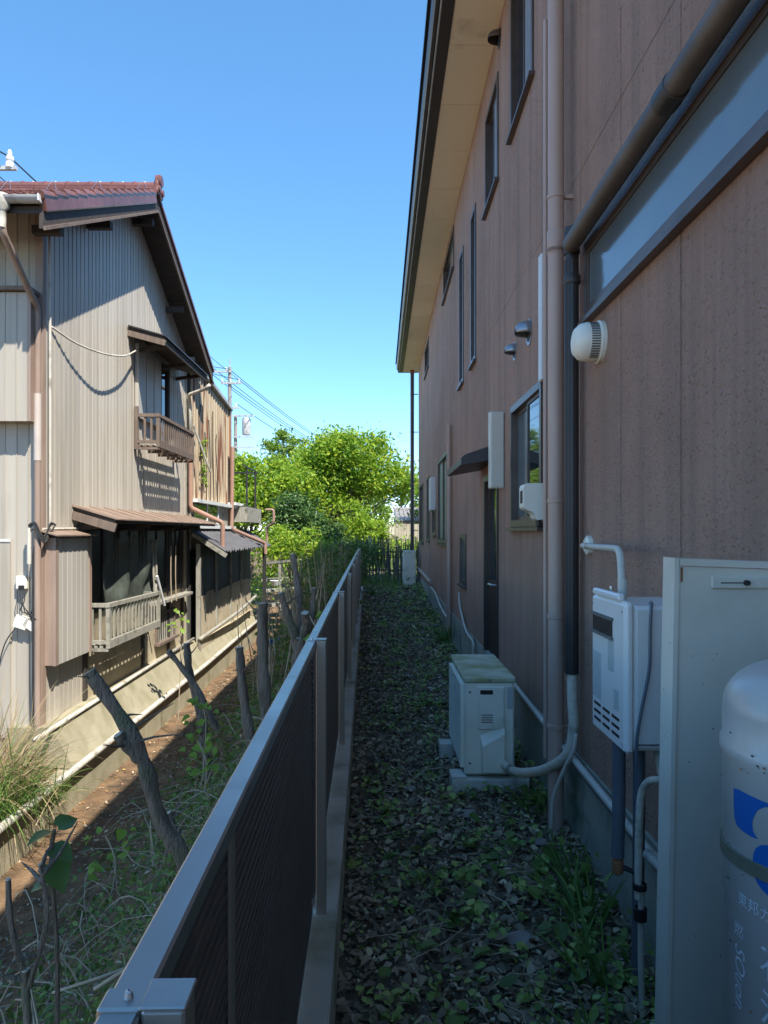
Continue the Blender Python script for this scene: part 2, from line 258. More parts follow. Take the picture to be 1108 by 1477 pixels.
class MB:
    def __init__(s): s.v = []; s.f = []; s.sm = False
    def add(s, vs, fs):
        k = len(s.v); s.v += [tuple(v) for v in vs]; s.f += [tuple(i + k for i in f) for f in fs]; return s
    def box(s, x0, x1, y0, y1, z0, z1, bev=0.0):
        if bev:
            b = bev; vs = []; 
            X, Y, Z = (x0, x1), (y0, y1), (z0, z1)
            cx, cy, cz = (x0 + x1) / 2, (y0 + y1) / 2, (z0 + z1) / 2
            hx, hy, hz = (x1 - x0) / 2, (y1 - y0) / 2, (z1 - z0) / 2
            b = min(b, hx * .9, hy * .9, hz * .9)
            idx = {}
            for sx in (-1, 1):
                for sy in (-1, 1):
                    for sz in (-1, 1):
                        for ax in range(3):
                            p = [cx + sx * (hx - b), cy + sy * (hy - b), cz + sz * (hz - b)]
                            p[ax] = (cx + sx * hx, cy + sy * hy, cz + sz * hz)[ax]
                            idx[(sx, sy, sz, ax)] = len(vs); vs.append(p)
            fs = []
            I = lambda a, b_, c, ax: idx[(a, b_, c, ax)]
            for q in (-1, 1):
                fs.append([I(q, -1, -1, 0), I(q, 1, -1, 0), I(q, 1, 1, 0), I(q, -1, 1, 0)])
                fs.append([I(-1, q, -1, 1), I(1, q, -1, 1), I(1, q, 1, 1), I(-1, q, 1, 1)])
                fs.append([I(-1, -1, q, 2), I(1, -1, q, 2), I(1, 1, q, 2), I(-1, 1, q, 2)])
            for a in (-1, 1):
                for c in (-1, 1):
                    fs.append([I(a, c, -1, 0), I(a, c, 1, 0), I(a, c, 1, 1), I(a, c, -1, 1)])
                    fs.append([I(a, -1, c, 0), I(a, 1, c, 0), I(a, 1, c, 2), I(a, -1, c, 2)])
                    fs.append([I(-1, a, c, 1), I(1, a, c, 1), I(1, a, c, 2), I(-1, a, c, 2)])
                    for d in (-1, 1):
                        fs.append([I(a, c, d, 0), I(a, c, d, 1), I(a, c, d, 2)])
            return s.add(vs, fs)
        vs = [(x, y, z) for x in (x0, x1) for y in (y0, y1) for z in (z0, z1)]
        return s.add(vs, [(0, 1, 3, 2), (4, 6, 7, 5), (0, 4, 5, 1), (2, 3, 7, 6), (0, 2, 6, 4), (1, 5, 7, 3)])
    def obox(s, c, ax, ay, az):
        """oriented box: centre and three half-axis vectors"""
        c, ax, ay, az = map(Vector, (c, ax, ay, az))
        vs = [c + i * ax + j * ay + k * az for i in (-1, 1) for j in (-1, 1) for k in (-1, 1)]
        return s.add(vs, [(0, 1, 3, 2), (4, 6, 7, 5), (0, 4, 5, 1), (2, 3, 7, 6), (0, 2, 6, 4), (1, 5, 7, 3)])
    def beam(s, a, b, w, h, up=(0, 0, 1)):
        a, b = Vector(a), Vector(b); d = b - a
        side = d.cross(Vector(up)).normalized(); u = side.cross(d).normalized()
        return s.obox((a + b) / 2, d / 2, side * w / 2, u * h / 2)
    def tube(s, pts, r, n=8, cap=True):
        P = [Vector(p) for p in pts]; k = len(P)
        R = r if isinstance(r, (list, tuple)) else [r] * k
        T = [(P[min(i + 1, k - 1)] - P[max(i - 1, 0)]).normalized() for i in range(k)]
        ref = Vector((0, 0, 1)) if abs(T[0].z) < 0.9 else Vector((1, 0, 0))
        nrm = (ref - T[0] * ref.dot(T[0])).normalized(); vs = []; fs = []
        for i in range(k):
            nrm = (nrm - T[i] * nrm.dot(T[i])).normalized(); bi = T[i].cross(nrm)
            for j in range(n):
                a = 2 * math.pi * j / n
                vs.append(P[i] + (nrm * math.cos(a) + bi * math.sin(a)) * R[i])
        for i in range(k - 1):
            for j in range(n):
                j2 = (j + 1) % n
                fs.append((i * n + j, i * n + j2, (i + 1) * n + j2, (i + 1) * n + j))
        if cap:
            fs.append(tuple(range(n - 1, -1, -1))); fs.append(tuple(range((k - 1) * n, k * n)))
        return s.add(vs, fs)
    def lathe(s, prof, c=(0, 0, 0), n=32, axis='z', a0=0, a1=2 * math.pi):
        full = abs(a1 - a0 - 2 * math.pi) < 1e-6; m = n if full else n + 1; vs = []; fs = []
        for (r, z) in prof:
            for j in range(m):
                a = a0 + (a1 - a0) * j / n; x, y = r * math.cos(a), r * math.sin(a)
                p = (x, y, z) if axis == 'z' else ((z, x, y) if axis == 'x' else (x, z, y))
                vs.append((c[0] + p[0], c[1] + p[1], c[2] + p[2]))
        for i in range(len(prof) - 1):
            for j in range(n):
                j2 = (j + 1) % m
                fs.append((i * m + j, i * m + j2, (i + 1) * m + j2, (i + 1) * m + j))
        return s.add(vs, fs)
    def prism(s, poly, axis, a, b):
        """poly of 2-D points extruded along axis from a to b (x: poly=(y,z); y: (x,z); z: (x,y))"""
        f = {'x': lambda p, t: (t, p[0], p[1]), 'y': lambda p, t: (p[0], t, p[1]), 'z': lambda p, t: (p[0], p[1], t)}[axis]
        k = len(poly); vs = [f(p, a) for p in poly] + [f(p, b) for p in poly]
        fs = [tuple(range(k - 1, -1, -1)), tuple(range(k, 2 * k))] + [(i, (i + 1) % k, k + (i + 1) % k, k + i) for i in range(k)]
        return s.add(vs, fs)
    def mesh(s, name, off=(0, 0, 0)):
        me = bpy.data.meshes.new(name)
        me.from_pydata([(v[0] - off[0], v[1] - off[1], v[2] - off[2]) for v in s.v], [], s.f)
        import bmesh
        bm = bmesh.new(); bm.from_mesh(me); bmesh.ops.recalc_face_normals(bm, faces=bm.faces); bm.to_mesh(me); bm.free()
        return me
    def build(s, name, mat, parent=None, base=None, frame=0.0, smooth=False, angle=None):
        if parent is not None: b = BASE[parent]
        else: b = Vector(base) if base is not None else Vector((sum(v[0] for v in s.v) / len(s.v), sum(v[1] for v in s.v) / len(s.v), min(v[2] for v in s.v)))
        o = link(name, s.mesh(name, b), mat, parent, b, frame, smooth)
        if smooth and angle is not None:
            o.data.set_sharp_from_angle(angle=math.radians(angle))
        return o

def curve_pts(pts, n=8):
    """Catmull-Rom through the points"""
    P = [Vector(p) for p in pts]; out = []
    for i in range(len(P) - 1):
        p0, p1, p2, p3 = P[max(i - 1, 0)], P[i], P[i + 1], P[min(i + 2, len(P) - 1)]
        for k in range(n):
            t = k / n; t2 = t * t; t3 = t2 * t
            out.append(0.5 * ((2 * p1) + (p2 - p0) * t + (2 * p0 - 5 * p1 + 4 * p2 - p3) * t2 + (3 * p1 - p0 - 3 * p2 + p3) * t3))
    return out + [P[-1]]

def bend(pts, r=0.05, n=5):
    """polyline with rounded corners"""
    P = [Vector(p) for p in pts]; out = [P[0]]
    for i in range(1, len(P) - 1):
        a = (P[i - 1] - P[i]); b = (P[i + 1] - P[i]); d = min(r, a.length * .45, b.length * .45)
        A = P[i] + a.normalized() * d; B = P[i] + b.normalized() * d
        for k in range(n + 1):
            t = k / n; out.append(A * (1 - t) ** 2 + P[i] * 2 * t * (1 - t) + B * t * t)
    return out + [P[-1]]

def np_mesh(name, V, Fa):
    """V (n,3), Fa (m,k): uniform faces, fast"""
    me = bpy.data.meshes.new(name); k = Fa.shape[1]
    me.vertices.add(len(V)); me.vertices.foreach_set('co', np.ascontiguousarray(V, dtype=np.float32).ravel())
    me.loops.add(Fa.size); me.loops.foreach_set('vertex_index', np.ascontiguousarray(Fa, dtype=np.int32).ravel())
    me.polygons.add(len(Fa)); me.polygons.foreach_set('loop_start', np.arange(0, Fa.size, k, dtype=np.int32))
    me.polygons.foreach_set('loop_total', np.full(len(Fa), k, dtype=np.int32))
    me.update(calc_edges=True); me.validate(); return me

def unit(a): return a / np.maximum(np.linalg.norm(a, axis=1, keepdims=True), 1e-6)

def leaves(C, size, up=0.5, aspect=0.5, fold=0.25, flat=None):
    """leaf blades of six vertices, two quads folded along the midrib. C (n,3), size (n,)"""
    n = len(C); size = np.asarray(size).reshape(-1, 1) * np.ones((n, 1))
    N = unit(RNG.normal(size=(n, 3)) * (1 - up) + np.array([0, 0, 1.0]) * up) if flat is None else unit(np.array([0, 0, 1.0]) + RNG.normal(size=(n, 3)) * flat)
    D = RNG.normal(size=(n, 3)); D = unit(D - N * np.sum(D * N, axis=1, keepdims=True)); S = np.cross(N, D)
    asp = aspect * RNG.uniform(.75, 1.25, (n, 1)); f = fold * RNG.uniform(0.2, 1.6, (n, 1))
    cur = RNG.uniform(-.15, .15, (n, 1))
    def P(t, w): return C + (D * (t - .5) + S * (w * asp) + N * (abs(w) * f * asp * 1.6 + cur * (1 - (2 * t - 1) ** 2))) * size
    V = np.stack([P(0, 0), P(.3, .5), P(.68, .38), P(1, 0), P(.68, -.38), P(.3, -.5)], axis=1).reshape(-1, 3)
    b = np.arange(n)[:, None] * 6
    Fa = np.concatenate([b + np.array([0, 1, 2, 3]), b + np.array([0, 3, 4, 5])], axis=0)
    return V, Fa

def blades(root, tip_vec, width, droop, n_seg=4):
    """grass blades: root (n,3), tip_vec (n,3), quads strip tapering; droop pulls tips down"""
    n = len(root); S = np.cross(tip_vec, np.array([0, 0, 1.0]) + RNG.normal(size=(n, 3)) * .3); S = unit(S)
    rows = []
    for i in range(n_seg + 1):
        t = i / n_seg; c = root + tip_vec * t; c = c - np.array([0, 0, 1.0]) * (droop.reshape(-1, 1) * t * t)
        wv = width.reshape(-1, 1) * (1 - t) ** .6 * .5 + .0004
        rows += [c - S * wv, c + S * wv]
    V = np.stack(rows, axis=1).reshape(-1, 3); k = 2 * (n_seg + 1)
    b = np.arange(n)[:, None] * k
    Fa = np.concatenate([b + np.array([2 * i, 2 * i + 1, 2 * i + 3, 2 * i + 2]) for i in range(n_seg)], axis=0)
    return V, Fa

def veg(name, VF, mat, parent=None, base=(0, 0, 0)):
    b = BASE[parent] if parent is not None else Vector(base)
    return link(name, np_mesh(name, VF[0] - np.array(b), VF[1]), mat, parent, b)

def join(*vf):
    V = []; Fs = []; k = 0
    for v, f in vf: V.append(v); Fs.append(f + k); k += len(v)
    return np.concatenate(V), np.concatenate(Fs)

FA = 0.01827      # the fence line turns slightly left of the building's
HA = 0.00865      # and so does the old house

def sstep(a, b, t):
    t = np.clip((np.asarray(t, float) - a) / (b - a), 0, 1); return t * t * (3 - 2 * t)

def fv(x, y): return x + FA * y          # distance from the fence line
def ground_h(x, y):
    x = np.asarray(x, float); y = np.asarray(y, float); v = x + FA * y
    alley = 0.20 * sstep(7, 18, y) + 0.012 * np.sin(x * 9 + y * 3.1) + 0.01 * np.sin(y * 5.3 - x * 4)
    bank = -0.12 - 1.0 * sstep(-0.3, -2.25, v) + (0.05 * np.sin(y * 2.3 + v * 3) + 0.03 * np.sin(y * 5.1 - v * 6)) * sstep(-0.3, -0.8, v) * (1 - sstep(-1.9, -2.4, v) * .8)
    bank = bank + 0.9 * sstep(17, 22, y)
    yard = np.full_like(v, -0.74)
    h = np.where(v > -0.18, alley, np.where(v > -2.98, bank, yard))
    return h

# ------------------------------------------------------------------ ground
def build_ground():
    xs = np.concatenate([[-220, -120, -60, -30, -18, -12, -8, -6, -5, -4.4, -4], np.arange(-3.6, 1.3, 0.05), [1.6, 2.5, 5, 9, 16, 30, 60, 120, 220]])
    ys = np.concatenate([[-60, -30, -15, -8, -4, -2, -1], np.arange(-.5, 22, 0.09), [23, 25, 28, 32, 40, 55, 80, 130, 200, 320]])
    X, Y = np.meshgrid(xs, ys); Z = ground_h(X, Y)
    V = np.stack([X, Y, Z], -1).reshape(-1, 3); nx = len(xs)
    i = (np.arange(len(ys) - 1)[:, None] * nx + np.arange(nx - 1)[None]).ravel()
    Fa = np.stack([i, i + 1, i + nx + 1, i + nx], 1)
    me = np_mesh('ground', V, Fa)
    me.materials.append(MAT['litter_soil']); me.materials.append(MAT['red_soil'])
    cx = (X[:-1, :-1] + X[1:, 1:]).ravel() / 2; cy = (Y[:-1, :-1] + Y[1:, 1:]).ravel() / 2
    me.polygons.foreach_set('material_index', ((cx + FA * cy) < -0.2).astype(np.int32))
    me.polygons.foreach_set('use_smooth', np.ones(len(Fa), bool))
    o = link('ground', me, None, None); tag(o, 'leaf strewn dark soil of the alley and red brown bank soil', kind='structure')
build_ground()

# ------------------------------------------------------------------ stucco building on the right
WX = 1.0
B0, B1 = -3.0, 18.9  # near end lies unseen, set short to let more skylight into the alley
bld = thing('stucco_building', 'long two storey pink brown stucco building with cream soffit along the alley', 'building', (WX, 5, 0))
OPEN = [  # y0, y1, z0, z1, kind
    (0.3, 3.5, 2.59, 2.95, 'strip'), (4.45, 5.5, 1.6, 2.5, 'slide'), (6.1, 6.9, 0.436, 2.08, 'door'),
    (8.39, 9.04, 0.93, 1.53, 'small'), (10.4, 12.4, 1.38, 2.76, 'green'), (13.0, 13.9, 1.5, 2.0, 'small'),
    (14.6, 15.5, 1.38, 2.7, 'tall'), (16.8, 18.4, 1.3, 2.7, 'tall'),
    (4.7, 5.5, 4.56, 5.7, 'upper'), (6.1, 6.84, 4.56, 5.45, 'upper'), (7.54, 7.94, 3.375, 5.0, 'slot'),
    (8.67, 9.1, 3.375, 5.0, 'slot'), (9.8, 11.4, 5.17, 5.72, 'upper'), (14.9, 16.2, 5.0, 5.6, 'upper')]
FT = 0.436; SEAM = 3.365; ST = 5.84

def wall_panel(y0, y1, z0, z1):
    """one stucco panel: cells outside the openings, edges returning into the joints and the window reveals"""
    g = 0.004
    y0 += g; y1 -= g
    if z0 > FT + .01: z0 += g
    ops = [o for o in OPEN if o[0] < y1 and o[1] > y0 and o[2] < z1 and o[3] > z0]
    ysl = sorted({y0, y1} | {t for o in ops for t in o[:2] if y0 < t < y1}); zsl = sorted({z0, z1} | {t for o in ops for t in o[2:4] if z0 < t < z1})
    solid = lambda a, b: not any(o[0] < a < o[1] and o[2] < b < o[3] for o in ops)
    ny, nz = len(ysl) - 1, len(zsl) - 1
    keep = {(i, j) for i in range(ny) for j in range(nz) if solid((ysl[i] + ysl[i + 1]) / 2, (zsl[j] + zsl[j + 1]) / 2)}
    while keep:
        todo = [keep.pop()]; comp = set(todo)
        while todo:
            i, j = todo.pop()
            for q in ((i + 1, j), (i - 1, j), (i, j + 1), (i, j - 1)):
                if q in keep: keep.discard(q); comp.add(q); todo.append(q)
        panel_piece(comp, ysl, zsl, ny, nz)

def panel_piece(keep, ysl, zsl, ny, nz):
    mb = MB()
    for (i, j) in keep:
        a, b, c, d = ysl[i], ysl[i + 1], zsl[j], zsl[j + 1]
        mb.add([(WX, a, c), (WX, b, c), (WX, b, d), (WX, a, d)], [(0, 3, 2, 1)])
        for (q, e) in (((i - 1, j), ((a, c), (a, d))), ((i + 1, j), ((b, c), (b, d))), ((i, j - 1), ((a, c), (b, c))), ((i, j + 1), ((a, d), (b, d)))):
            if q not in keep:
                edge = not (0 <= q[0] < ny and 0 <= q[1] < nz); dp = 0.015 if edge else 0.09
                (p1, q1), (p2, q2) = e
                mb.add([(WX, p1, q1), (WX, p2, q2), (WX + dp, p2, q2), (WX + dp, p1, q1)], [(0, 1, 2, 3)])
    me = bpy.data.meshes.new('wall_panel')
    b = BASE[bld]; me.from_pydata([(v[0] - b.x, v[1] - b.y, v[2] - b.z) for v in mb.v], [], mb.f)
    link('wall_panel', me, 'wall', bld)

seams = [-3.0 + 0.6 * i for i in range(37)] + [B1]
for a, b in zip(seams, seams[1:]):
    wall_panel(a, b, FT, SEAM); wall_panel(a, b, SEAM, ST)
# the wall behind the joints, floor to eave, with the same openings left free
mb = MB()
ysl = sorted({B0, B1} | {t for o in OPEN for t in o[:2]}); zsl = sorted({FT, ST} | {t for o in OPEN for t in o[2:4]})
for i in range(len(ysl) - 1):
    for j in range(len(zsl) - 1):
        cy, cz = (ysl[i] + ysl[i + 1]) / 2, (zsl[j] + zsl[j + 1]) / 2
        if not any(o[0] < cy < o[1] and o[2] < cz < o[3] for o in OPEN):
            mb.box(WX + .014, WX + .12, ysl[i], ysl[i + 1], zsl[j], zsl[j + 1])
mb.build('inner_wall', 'joint', bld)
MB().box(WX - .012, WX + .25, B0, B1, -0.3, FT - .002).build('foundation', 'found', bld)
MB().box(WX + .1, 8.0, B1 - .12, B1 - .004, -.2, ST).build('end_wall', 'wall', bld)
MB().box(WX + .1, 8.0, B0 + .004, B0 + .12, -.2, ST).build('end_wall', 'wall', bld)
MB().box(7.9, 8.05, B0, B1, -.2, ST).build('back_wall', 'wall', bld)
RO = 19.35
yj = 6.34 - .885 * 11
while yj < RO - .05:
    y2 = min(yj + .885, RO)
    MB().box(.602, WX + .01, yj + .003, y2 - .003, ST, ST + .012).build('soffit_board', 'soffit', bld)
    yj = y2
MB().box(.602, WX + .02, B0 - .4, RO, ST + .014, ST + .05).build('soffit_backing', 'fascia', bld)
MB().box(.50, .60, B0 - .4, RO, ST - .006, ST + .24).build('fascia', 'fascia', bld)
MB().box(.47, WX + .02, RO, RO + .03, ST - .01, ST + .26).build('fascia', 'fascia', bld)
gt = MB().prism([(.425, ST + .16), (.43, ST + .07), (.45, ST + .045), (.478, ST + .045), (.49, ST + .07), (.494, ST + .16)], 'y', B0 - .4, RO).build('gutter', 'gutter', bld)
MB().box(.488, .4985, B0 - .4, RO, ST + .02, ST + .034).build('drip_edge', 'white_trim', bld)
MB().prism([(.40, ST + .22), (.40, ST + .27), (4.6, ST + 1.85), (8.6, ST + .3), (8.6, ST + .24), (4.6, ST + 1.75)], 'y', B0 - .45, RO + .06).build('roof', 'fascia', bld)

def window(y0, y1, z0, z1, panes, fw=.045, proud=.012, sill=True, frame='bronze', px=.018):
    fr = MB()
    xa, xb = WX - proud, WX + .07
    fr.box(xa, xb, y0, y1, z1 - fw, z1 + .004); fr.box(xa, xb, y0, y1, z0 - .004, z0 + fw)
    fr.box(xa, xb, y0 - .003, y0 + fw, z0 + fw, z1 - fw); fr.box(xa, xb, y1 - fw, y1 + .003, z0 + fw, z1 - fw)
    w_ = fr.build('window', frame, bld)
    a, b = y0 + fw, y1 - fw; k = len(panes)
    for i, pm in enumerate(panes):
        p, q = a + (b - a) * i / k, a + (b - a) * (i + 1) / k
        x = WX + px + .022 * (i % 2)
        MB().box(x, x + .006, p + .016, q - .016, z0 + fw + .02, z1 - fw - .02).build('pane', pm, w_)
        s = MB(); s.box(x - .009, x + .015, p, p + .02, z0 + fw, z1 - fw); s.box(x - .009, x + .015, q - .02, q, z0 + fw, z1 - fw)
        s.box(x - .008, x + .014, p + .02, q - .02, z0 + fw, z0 + fw + .024); s.box(x - .008, x + .014, p + .02, q - .02, z1 - fw - .024, z1 - fw)
        s.build('sash', frame, w_)
    if sill:
        MB().prism([(WX - .04, z0 - .035), (WX - .04, z0 - .012), (WX + .02, z0 - .006), (WX + .02, z0 - .035)], 'y', y0 - .03, y1 + .03).build('sill', frame, w_)
    return w_

window(.3, 3.5, 2.59, 2.95, ['frost'], .03, .012, px=.002)
wn = window(4.45, 5.5, 1.6, 2.5, ['glass', 'frost'])
window(8.39, 9.04, .93, 1.53, ['frost'])
window(10.4, 12.4, 1.38, 2.76, ['green_pane', 'green_pane', 'green_pane'], .05, .02)
window(13.0, 13.9, 1.5, 2.0, ['glass'])
window(14.6, 15.5, 1.38, 2.7, ['frost']); window(16.8, 18.4, 1.3, 2.7, ['frost', 'glass'])
window(4.7, 5.5, 4.56, 5.7, ['sash_grey', 'glass']); window(6.1, 6.84, 4.56, 5.45, ['sash_grey', 'glass'])
window(7.54, 7.94, 3.375, 5.0, ['glass']); window(8.67, 9.1, 3.375, 5.0, ['glass'])
window(9.8, 11.4, 5.17, 5.72, ['frost', 'glass']); window(14.9, 16.2, 5.0, 5.6, ['glass', 'glass'])

# side door with its glazed upper half
dr = MB(); dr.box(WX - .015, WX + .08, 6.1, 6.15, .436, 2.08); dr.box(WX - .015, WX + .08, 6.85, 6.9, .436, 2.08); dr.box(WX - .015, WX + .08, 6.15, 6.85, 2.03, 2.08)
dr.box(WX + .02, WX + .06, 6.152, 6.848, .44, 1.12); dr.box(WX + .02, WX + .06, 6.152, 6.23, 1.12, 2.028); dr.box(WX + .02, WX + .06, 6.77, 6.848, 1.12, 2.028); dr.box(WX + .02, WX + .06, 6.23, 6.77, 1.95, 2.028)
door = dr.build('door', 'door', bld)
MB().box(WX + .035, WX + .042, 6.235, 6.765, 1.125, 1.945).build('pane', 'glass', door)
h = MB(); h.tube([(WX + .02, 6.22, 1.10), (WX - .045, 6.22, 1.10), (WX - .05, 6.34, 1.10)], .011, 8); h.box(WX + .008, WX + .02, 6.19, 6.25, 1.02, 1.18); h.build('handle', 'steel', door)
# step under the door
MB().box(WX - .22, WX - .013, 6.0, 7.0, -.1, .16).build('step', 'found', bld)
# awning over the door
aw = MB().prism([(WX, 2.30), (.70, 2.20), (.665, 2.17), (.665, 2.115), (.69, 2.115), (WX, 2.17)], 'y', 5.95, 7.2).build('awning', 'fascia', bld)
# downpipes
def downpipe(x, y, r, z0, z1, mat, clamps, foot=False):
    pts = [(x, y, z0), (x, y, z1)]
    d = MB().tube(pts, r, 20).build('downpipe', mat, bld, smooth=True, angle=40)
    for z in clamps:
        c = MB(); c.lathe([(r + .0005, z - .012), (r + .004, z - .01), (r + .004, z + .01), (r + .0005, z + .012)], (x, y, 0), 20); c.box(x + r, WX, y - .012, y + .012, z - .01, z + .01)
        c.build('clamp', mat, d)
    return d
dp = downpipe(.912, 3.75, .0415, .0, ST, 'pipe', [.55, 1.12, 1.72, 3.02, 3.30, 4.6])
MB().lathe([(.0415, 3.0), (.0455, 3.005), (.0455, 3.12), (.0415, 3.125)], (.912, 3.75, 0), 20).build('collar', 'pipe', dp, smooth=True, angle=40)
dp2 = MB().tube([(.885, 3.865, .35), (.885, 3.865, 4.3)], .013, 10).build('conduit', 'pipe', bld, smooth=True, angle=40)
downpipe(.955, 10.05, .033, .1, 3.05, 'pipe', [.9, 2.1])
downpipe(.84, 19.1, .05, .1, 5.75, 'gutter', [1.6, 2.9, 4.2, 5.2])
MB().tube(bend([(.84, 19.1, 5.74), (.84, 19.1, 5.84)], .03), .055, 14).build('downpipe_elbow', 'rust', bld)
# vent hoods
def vent_hood(y, z, r, depth, mat):
    v = MB(); n = 12
    rows = []
    for k in range(5):
        t = k / 4; rr = r * math.cos(t * 1.25); zz = z + 0
        rows.append((WX - depth * math.sin(t * 1.45), rr))
    vs = []; fs = []
    for (x, rr) in rows:
        for j in range(n + 1):
            a = -0.25 + (math.pi + .5) * j / n
            vs.append((x, y + rr * math.cos(a), z + rr * math.sin(a)))
    for i in range(4):
        for j in range(n): fs.append((i * (n + 1) + j, i * (n + 1) + j + 1, (i + 1) * (n + 1) + j + 1, (i + 1) * (n + 1) + j))
    v.add(vs, fs); o = v.build('vent_hood', mat, bld, smooth=True)
    o.modifiers.new('thickness', 'SOLIDIFY').thickness = .003
    MB().lathe([(.001, -.006), (r * 1.12, -.006), (r * 1.12, 0.001)], (WX, y, z), 20, 'x').build('flange', mat, o)
    MB().lathe([(.001, -.009), (r * .82, -.009), (r * .82, 0.0)], (WX, y, z), 20, 'x').build('vent_mouth', 'black', o)
vent_hood(4.84, 2.9, .078, .10, 'hood'); vent_hood(5.36, 2.9, .06, .08, 'hood'); vent_hood(6.05, 5.70, .07, .10, 'gutter')
# round white supply vent by the strip window
rv = MB().lathe([(.095, 0), (.095, -.018), (.088, -.02), (.088, -.07), (.080, -.10), (.058, -.122), (.03, -.13), (.001, -.132)], (WX, 3.27, 2.42), 32, 'x').build('round_vent', 'ivory', bld, smooth=True, angle=50)
for k in range(18):
    a = math.radians(-62 + k * 124 / 17) + math.pi
    c, s = math.cos(a), math.sin(a)
    MB().obox((WX - .046, 3.27 + .0875 * c, 2.42 + .0875 * s), (.019, 0, 0), (0, -s * .0035, c * .0035), (0, c * .002, s * .002)).build('slot', 'ac_dark', rv)
# horizontal pipe under the strip window head, coming from the dark drain cover
hp = MB().tube([(.925, 3.5, 2.955), (.925, -2.8, 2.975)], .042, 18).build('drain_pipe', 'brown_pipe', bld, smooth=True, angle=40)
for y in (2.3, .4):
    MB().lathe([(.042, y - .05), (.046, y - .048), (.046, y + .048), (.042, y + .05)], (.925, 0, 2.958), 20, 'y').build('collar', 'dark_pipe', hp, smooth=True, angle=40)
c = MB(); c.tube([(.945, 3.56, .86), (.945, 3.56, 2.98)], .034, 12)
for k in range(7):
    a = math.pi * (.55 + k * .15); c.tube([(.945 + .034 * math.cos(a), 3.56 + .034 * math.sin(a), .865), (.945 + .034 * math.cos(a), 3.56 + .034 * math.sin(a), 2.9)], .004, 5)
c.tube([(.945, 3.56, 2.93), (.940, 3.55, 3.06)], [.040, .034], 12)
dc = c.build('drain_cover', 'dark_pipe', bld, smooth=True, angle=50)
MB().lathe([(.038, 2.78), (.041, 2.785), (.041, 2.82), (.038, 2.825)], (.945, 3.56, 0), 20).build('collar', 'dark_pipe', dc, smooth=True, angle=40)
# white cable cover on the wall behind the big downpipe
MB().box(WX - .03, WX, 4.36, 4.44, 2.48, 3.25, .006).build('cable_cover', 'white_trim', bld)
# conduit running along the foundation top
def wallcable(pts, r, name='conduit', mat='white_pvc'): return MB().tube(curve_pts(pts, 5), r, 8).build(name, mat, bld, smooth=True, angle=50)
wallcable([(.965, 13.8, .50), (.965, 12.6, .47), (.95, 11.6, .40), (.955, 10.6, .33), (.96, 10.15, .36)], .018)
wallcable([(.97, 18.8, .62), (.97, 16, .60), (.965, 13.9, .58)], .04, mat='pipe')
wallcable([(.98, 9.0, .80), (.975, 8.8, .62), (.965, 8.1, .44), (.96, 7.5, .42), (.96, 7.45, .30), (.965, 7.4, .2)], .014)
wallcable([(.955, 5.85, .50), (.96, 5.3, .47), (.955, 4.6, .455), (.95, 3.95, .45), (.95, 3.4, .44), (.95, 2.7, .43), (.95, 2.35, .44)], .018)
wallcable([(.965, 3.6, .40), (.965, 2.2, .385)], .012, mat='pvc')

# things hung on the wall
def plate_box(name, label, cat, y, x0, z0, z1, dep, ang, mat):
    t = thing(name, label, cat, (x0, y, z0))
    b = MB().box(0, WX - x0, 0, dep, z0, z1, .006)
    R = Matrix.Rotation(ang, 3, 'Z'); b.v = [tuple(R @ Vector((v[0] - (WX - x0), v[1], 0)) + Vector((WX, y, v[2]))) for v in b.v]
    b.build('body', mat, t)
    l_ = MB().box(.008, WX - x0 - .008, -.006, .0, z0 + .012, z1 - .012, .002)
    l_.v = [tuple(R @ Vector((v[0] - (WX - x0), v[1], 0)) + Vector((WX, y, v[2]))) for v in l_.v]
    l_.build('lid', mat, t)
    return t
plate_box('meter_box', 'tall narrow pale grey metal box sticking out above the side door', 'meter box', 5.82, .882, 1.91, 2.53, .06, .12, 'cabinet')
plate_box('meter_box', 'slim white box on the stucco wall beside the pale green window', 'meter box', 13.0, .905, 1.95, 2.55, .5, 0.0, 'white_trim')
# ivory duct outlet cap by the big downpipe
t = thing('duct_outlet', 'ivory plastic hooded duct outlet on the wall beside the thick downpipe', 'duct outlet', (.85, 4.05, 1.6))
def rounded(y0, y1, z0, z1, r, n=5):
    out = []
    for cy, cz, a0 in ((y1 - r, z1 - r, 0), (y0 + r, z1 - r, 90), (y0 + r, z0 + r, 180), (y1 - r, z0 + r, 270)):
        for k in range(n + 1): a = math.radians(a0 + 90 * k / n); out.append((cy + r * math.cos(a), cz + r * math.sin(a)))
    return out
# seen from the alley: a hood whose lower front corner is scooped away
prof = [(.795, 1.805), (.80, 1.822), (.815, 1.83), (.90, 1.83), (.915, 1.822), (.92, 1.81), (.92, 1.645), (.91, 1.63), (.875, 1.625), (.862, 1.635), (.855, 1.655), (.84, 1.672), (.815, 1.68), (.80, 1.69), (.795, 1.70)]
MB().prism(prof, 'y', 4.0, 4.13).build('hood', 'ivory', t)
MB().box(.7925, .7945, 4.035, 4.095, 1.72, 1.79).build('slot', 'black', t)
MB().tube([(.89, 4.07, 1.63), (.89, 4.07, 1.60), (.93, 4.07, 1.595), (1.0, 4.07, 1.595)], .018, 10).build('pipe_stub', 'dark_pipe', t)

